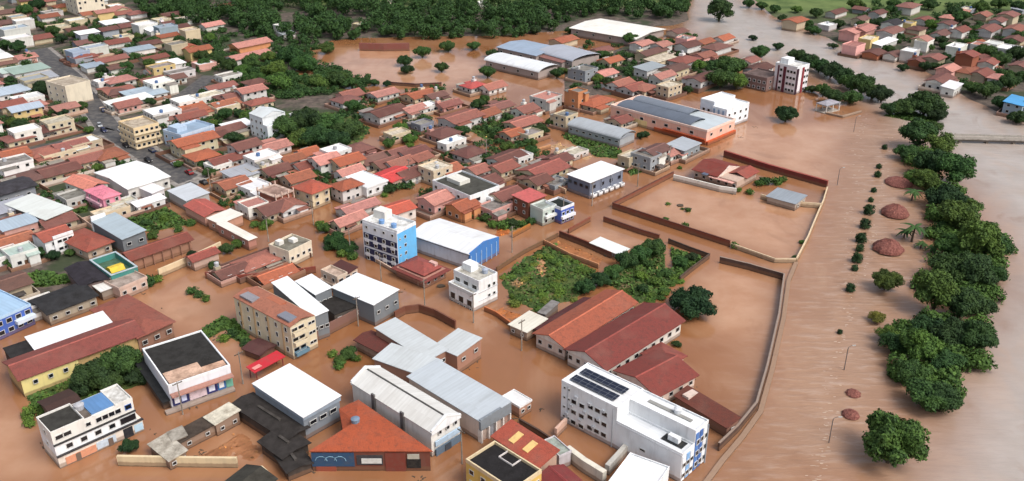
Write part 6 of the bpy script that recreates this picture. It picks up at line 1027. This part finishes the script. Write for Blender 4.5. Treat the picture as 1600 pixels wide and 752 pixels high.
def pole(px, py, label, group='utility poles in the flooded streets'):
    c = G(px, py); o = ob('utility_pole', None, None, None, (c.x, c.y, max(groundz(c.x, c.y), 0))); tag(o, label, 'utility pole', group); o.rotation_euler = (0, 0, R(46) if rng.random() < .6 else R(-44))
    ob('pole', MB().cyl(0, 0, -2, 8.6, .17, .12, 8).mesh('pole', ['concrete_slab']), o, C('9c948a')); ob('crossarm', MB().box(-1.1, 1.1, -.07, .07, 8.0, 8.16).mesh('crossarm', ['bark']), o)
    for x in (-.95, -.4, .4, .95): ob('insulator', MB().cyl(x, 0, 8.17, 8.38, .06, .06, 6).mesh('insulator', ['plain_paint']), o, C('7a7672'))
    return c
POLES = [(596, 440, 'in front of the red hipped house'), (664, 482, 'at the crossing by the bright white square roof'), (548, 398, 'beside the bushes below the blue apartment block'), (740, 505, 'in the street under the white stepped house'), (815, 548, 'outside the long orange hall'), (880, 346, 'at the crossing by the blue and white house'), (925, 322, 'at the corner of the grey white roofed building'), (800, 395, 'along the wall of the shrub garden'), (560, 510, 'between the black court and the grey wings'), (462, 560, 'on the lane by the red canopy'), (380, 600, 'on the lane beside the white roofed hall'), (286, 648, 'on the lane in front of the black roofed shop'), (420, 378, 'left of the small cream flat house'), (490, 352, 'where the far street reaches the wide street'), (330, 300, 'where the dry street meets the flood'), (250, 240, 'beside the dry asphalt street'), (205, 222, 'on the dry street below the cream corner building'), (640, 285, 'next to the smooth bright red roof'), (760, 252, 'in the street behind the dark roofed white house'), (996, 292, 'on the street beside the flooded field'), (1045, 262, 'by the red wall of the field, near the clubhouse'), (722, 725, 'in the street at the foot of the yellow building')]
for x, y, l in POLES: pole(x, y, 'grey utility pole with a crossarm ' + l)
def make_car():
    o = ob('car', None); m = MB(); sec = [(-2.0, .35), (-2.05, .8), (-1.9, .95), (1.0, .98), (2.0, .82), (2.1, .5), (2.05, .35)]
    m.prism(sec, 'y', -.82, .82); body = ob('body', m.mesh('body', ['plain_paint']), o)
    vs = [(-1.7, -.76, .96), (1.0, -.76, .99), (1.0, .76, .99), (-1.7, .76, .96), (-1.25, -.6, 1.45), (.3, -.6, 1.47), (.3, .6, 1.47), (-1.25, .6, 1.45)]
    ob('cabin_glass', MB().add(vs, [(0, 1, 5, 4), (1, 2, 6, 5), (2, 3, 7, 6), (3, 0, 4, 7), (0, 3, 2, 1)]).mesh('cabin_glass', ['window_glass']), o); ob('cabin_roof', MB().box(-1.27, .32, -.62, .62, 1.47, 1.52).mesh('cabin_roof', ['plain_paint']), o)
    for x in (-1.3, 1.3):
        for y in (-.75, .75):
            w_ = MB(); w_.tube([(x, y - .11, .33), (x, y + .11, .33)], .33, 12); ob('wheel', w_.mesh('wheel', ['window_glass']), o)
    for y in (-.6, .6): ob('headlight', MB().box(2.02, 2.1, y - .16, y + .16, .6, .74).mesh('headlight', ['plain_paint']), o, C('e4e4e0'))
    return o
CARS = [(190, 208, 'white', 'd4d4d4', 1), (212, 232, 'white', 'cfd2d4', 1), (236, 240, 'dark blue', '232c48', 1), (262, 264, 'silver', 'a4a8ac', 1), (222, 226, 'black', '1a1a1e', 0), (180, 196, 'silver', 'a0a4a8', 0), (150, 178, 'dark blue', '28304e', 1), (130, 150, 'white', 'd0d0d0', 1), (300, 292, 'black', '1c1c20', 1), (288, 276, 'red', '8a2024', 1), (200, 200, 'dark blue', '2a3050', 0), (250, 250, 'black', '202024', 0)]
c0 = make_car(); ends = G(172, 205); dd = (G(318, 296) - G(172, 205)); caz = math.atan2(dd.y, dd.x)
def road_side(px, py, side):
    p = G(px, py); best = None
    for a, b_ in zip(ROADS[0], ROADS[0][1:]):
        e = b_ - a; t_ = max(0, min(1, (p - a).dot(e) / e.dot(e))); q = a + e * t_; d_ = (p - q).length
        if best is None or d_ < best[0]: n_ = Vector((-e.y, e.x)).normalized(); best = (d_, q + n_ * (2.6 if side else -2.6), math.atan2(e.y, e.x))
    return best[1], best[2]
cars = []
for i, (x, y, cn, hx, side) in enumerate(CARS):
    o = c0 if i == 0 else copy_tree(c0); p, a_ = road_side(x, y, side); o.location = (p.x, p.y, max(groundz(*p), -.3) + .165); o.rotation_euler = (0, 0, a_ + (math.pi if side else 0))
    for ch in o.children:
        if ch.name.split('.')[0] in ('body', 'cabin_roof'): ch.color = (*C(hx), 1)
    tag(o, None, 'car', 'cars on the dry asphalt street'); cars.append((o, cn, P(p), side))
for cn in {c_[1] for c_ in cars}:
    row = sorted([c_ for c_ in cars if c_[1] == cn], key=lambda c_: -c_[2][1])
    for k, c_ in enumerate(row): c_[0]['label'] = f'{cn} car on the dry asphalt street' + (f', {ORD[k]} {cn} one up from the flood' if len(row) > 1 else ', the only one of its colour')
# broken foam along the drowned median of the avenue
rr = random.Random(21); m = MB(); line = [G(*p) for p in ((1352, 170), (1342, 240), (1334, 330), (1328, 420), (1318, 520), (1300, 600), (1286, 700), (1278, 760))]; line2 = [G(*p) for p in ((1392, 210), (1384, 260), (1372, 330), (1356, 400), (1342, 450))]
for ln, n_, sg in ((line, 170, 1.1), (line2, 60, .9)):
    for _ in range(n_):
        k = rr.randrange(len(ln) - 1); p = ln[k].lerp(ln[k + 1], rr.random()) + Vector((rr.gauss(0, sg), rr.gauss(0, .8))); a_, b_ = rr.uniform(.12, .7), rr.uniform(.06, .2); o_ = rr.uniform(-.4, .4); nv = 7
        m.add([(p.x + a_ * math.cos(6.2832 * i / nv + o_) * rr.uniform(.6, 1.2), p.y + b_ * math.sin(6.2832 * i / nv) * rr.uniform(.6, 1.2) + o_ * .2 * a_, .012 + .0005 * (_ % 20)) for i in range(nv)], [tuple(range(nv))])
tag(ob('foam', m.mesh('foam', ['plain_paint']), None, (.45, .34, .26)), 'pale broken foam trailing along the drowned median of the avenue', 'foam', None, 'stuff')
rr = random.Random(77); m = MB(); k_ = 0
while k_ < 900:
    ox, oy, orad = rr.choice(OCC[:420]); an = rr.uniform(0, 6.28); p = Vector((ox + math.cos(an) * orad * rr.uniform(1.0, 1.5), oy + math.sin(an) * orad * rr.uniform(1.0, 1.5)))
    if groundz(*p) > -.5 or p.y > 520: k_ += .05; continue
    for _ in range(rr.randint(1, 5)):
        x, y = p.x + rr.gauss(0, .8), p.y + rr.gauss(0, .8); a_, b_ = rr.uniform(.08, .45), rr.uniform(.06, .2); an = rr.uniform(0, 3.14); ca, sa = math.cos(an), math.sin(an)
        q = [(x + i * a_ * ca - j * b_ * sa, y + i * a_ * sa + j * b_ * ca) for i, j in ((-1, -1), (1, -.7), (.9, 1), (-1.1, .8))]
        m.add([(u, v, -.05) for u, v in q] + [(u, v, rr.uniform(.03, .12)) for u, v in q], [(0, 1, 5, 4), (1, 2, 6, 5), (2, 3, 7, 6), (3, 0, 4, 7), (4, 5, 6, 7)]); k_ += 1
tag(ob('litter', m.mesh('litter', ['bark']), None, None), 'small drifting litter and sticks gathered on the water around walls and houses', 'litter', None, 'stuff')
# debris that floats or sticks out of the water
for x, y, l in [(1074, 327, 'dark box of debris in the middle of the flooded field'), (1063, 322, 'small dark lump left of the debris box in the flooded field'), (950, 400, 'dark plank floating in the orange mud yard'), (688, 448, 'dark floating clump at the corner of the red hipped house')]:
    c = G(x, y); m = MB(); rr = random.Random(x)
    pts_ = [(rr.uniform(.7, 1.2) * math.cos(k * .785), rr.uniform(.7, 1.2) * math.sin(k * .785)) for k in range(8)]; m = poly_prism(pts_, -.3, .35); o = ob('debris', m.mesh('debris', ['bark']), None, None, (c.x, c.y, 0)); o.scale = (1.3, .9, 1); tag(o, l, 'debris')

# ------------------------------------------------------------------ labels that single out each ordinary house, tree and bush
LAND = [('blue apartment block', 608, 380), ('solar-panelled block', 960, 640), ('white stepped house', 740, 450), ('peach factory', 1050, 185), ('grey white-roofed building', 930, 285), ('bright pink house', 160, 300), ('large white roof', 205, 272), ('beige rusty-roofed block', 430, 490), ('cream corner building', 215, 198), ('white tower house', 417, 185), ('burgundy-striped tower', 1238, 118), ('cream tower block', 135, 15), ('blue grey warehouse', 830, 74), ('far white warehouse', 965, 44), ('white barrel warehouse', 815, 98), ('blocky cream building', 105, 135), ('blue terrace house', 295, 208), ('bright red roof', 612, 274), ('dark-roofed white house', 728, 285), ('grey barrel hall', 940, 205), ('brick frame house', 430, 298), ('teal walled court', 180, 412), ('white hangar', 710, 370), ('field clubhouse', 1135, 270), ('yellow green mint roof', 80, 100), ('bright blue roof', 1590, 155), ('far flooded pond', 580, 100), ('orange-pink far roofs', 390, 75), ('dark tree clump', 495, 195), ('columned pavilion', 1294, 165), ('black-roofed shop', 290, 575), ('white-roofed hall', 462, 610), ('shrub garden', 850, 440), ('walled orange hall', 915, 500), ('grey metal hall', 715, 615), ('red long canopy', 415, 562), ('cream flat house', 452, 388), ('white-grey metal roof', 60, 320), ('white frame roofs', 352, 340), ('brick tall house', 1513, 85), ('dark red manor', 1420, 8), ('pink river houses', 1335, 60), ('white river shed', 1383, 64)]
LAND = [(n if n != 'yellow green mint roof' else 'mint green roof', x, y) for n, x, y in LAND]
def relation(px):
    best = min(LAND, key=lambda l: (px[0] - l[1]) ** 2 + (2.0 * (px[1] - l[2])) ** 2); dx, dy = px[0] - best[1], 2.0 * (px[1] - best[2])
    rel = 'behind' if -dy > abs(dx) else 'in front of' if dy > abs(dx) else 'left of' if dx < 0 else 'right of'
    return f'{rel} the {best[0]}', math.hypot(dx, dy)
rows = {}
for t_ in THINGS:
    rel, d_ = relation(t_['px'])
    if t_['noun'] == 'house':
        sh = t_['shape'] if t_['shape'] != 'flat roofed' else 'flat'
        a = f"{t_['size']} {t_['wall']} house, {t_['look']} {sh} roof"
    else: a = f"{t_['size']} {t_['shape']} {t_['look']} {t_['noun']}"
    rows.setdefault((a, rel), []).append((d_, t_))
for (a, rel), lst in rows.items():
    lst.sort(key=lambda q: q[0])
    for k, (d_, t_) in enumerate(lst):
        lab = f'{a}, {rel}' if len(lst) == 1 else f'{a}, {"nearest" if k == 0 else ORD[k] + " nearest"} {rel}'
        t_['o']['label'] = lab; t_['o']['category'] = t_['noun']; t_['o']['group'] = {'house': 'ordinary houses of the town', 'tree': 'trees among the houses', 'bush': 'bushes in yards and gardens'}[t_['noun']]
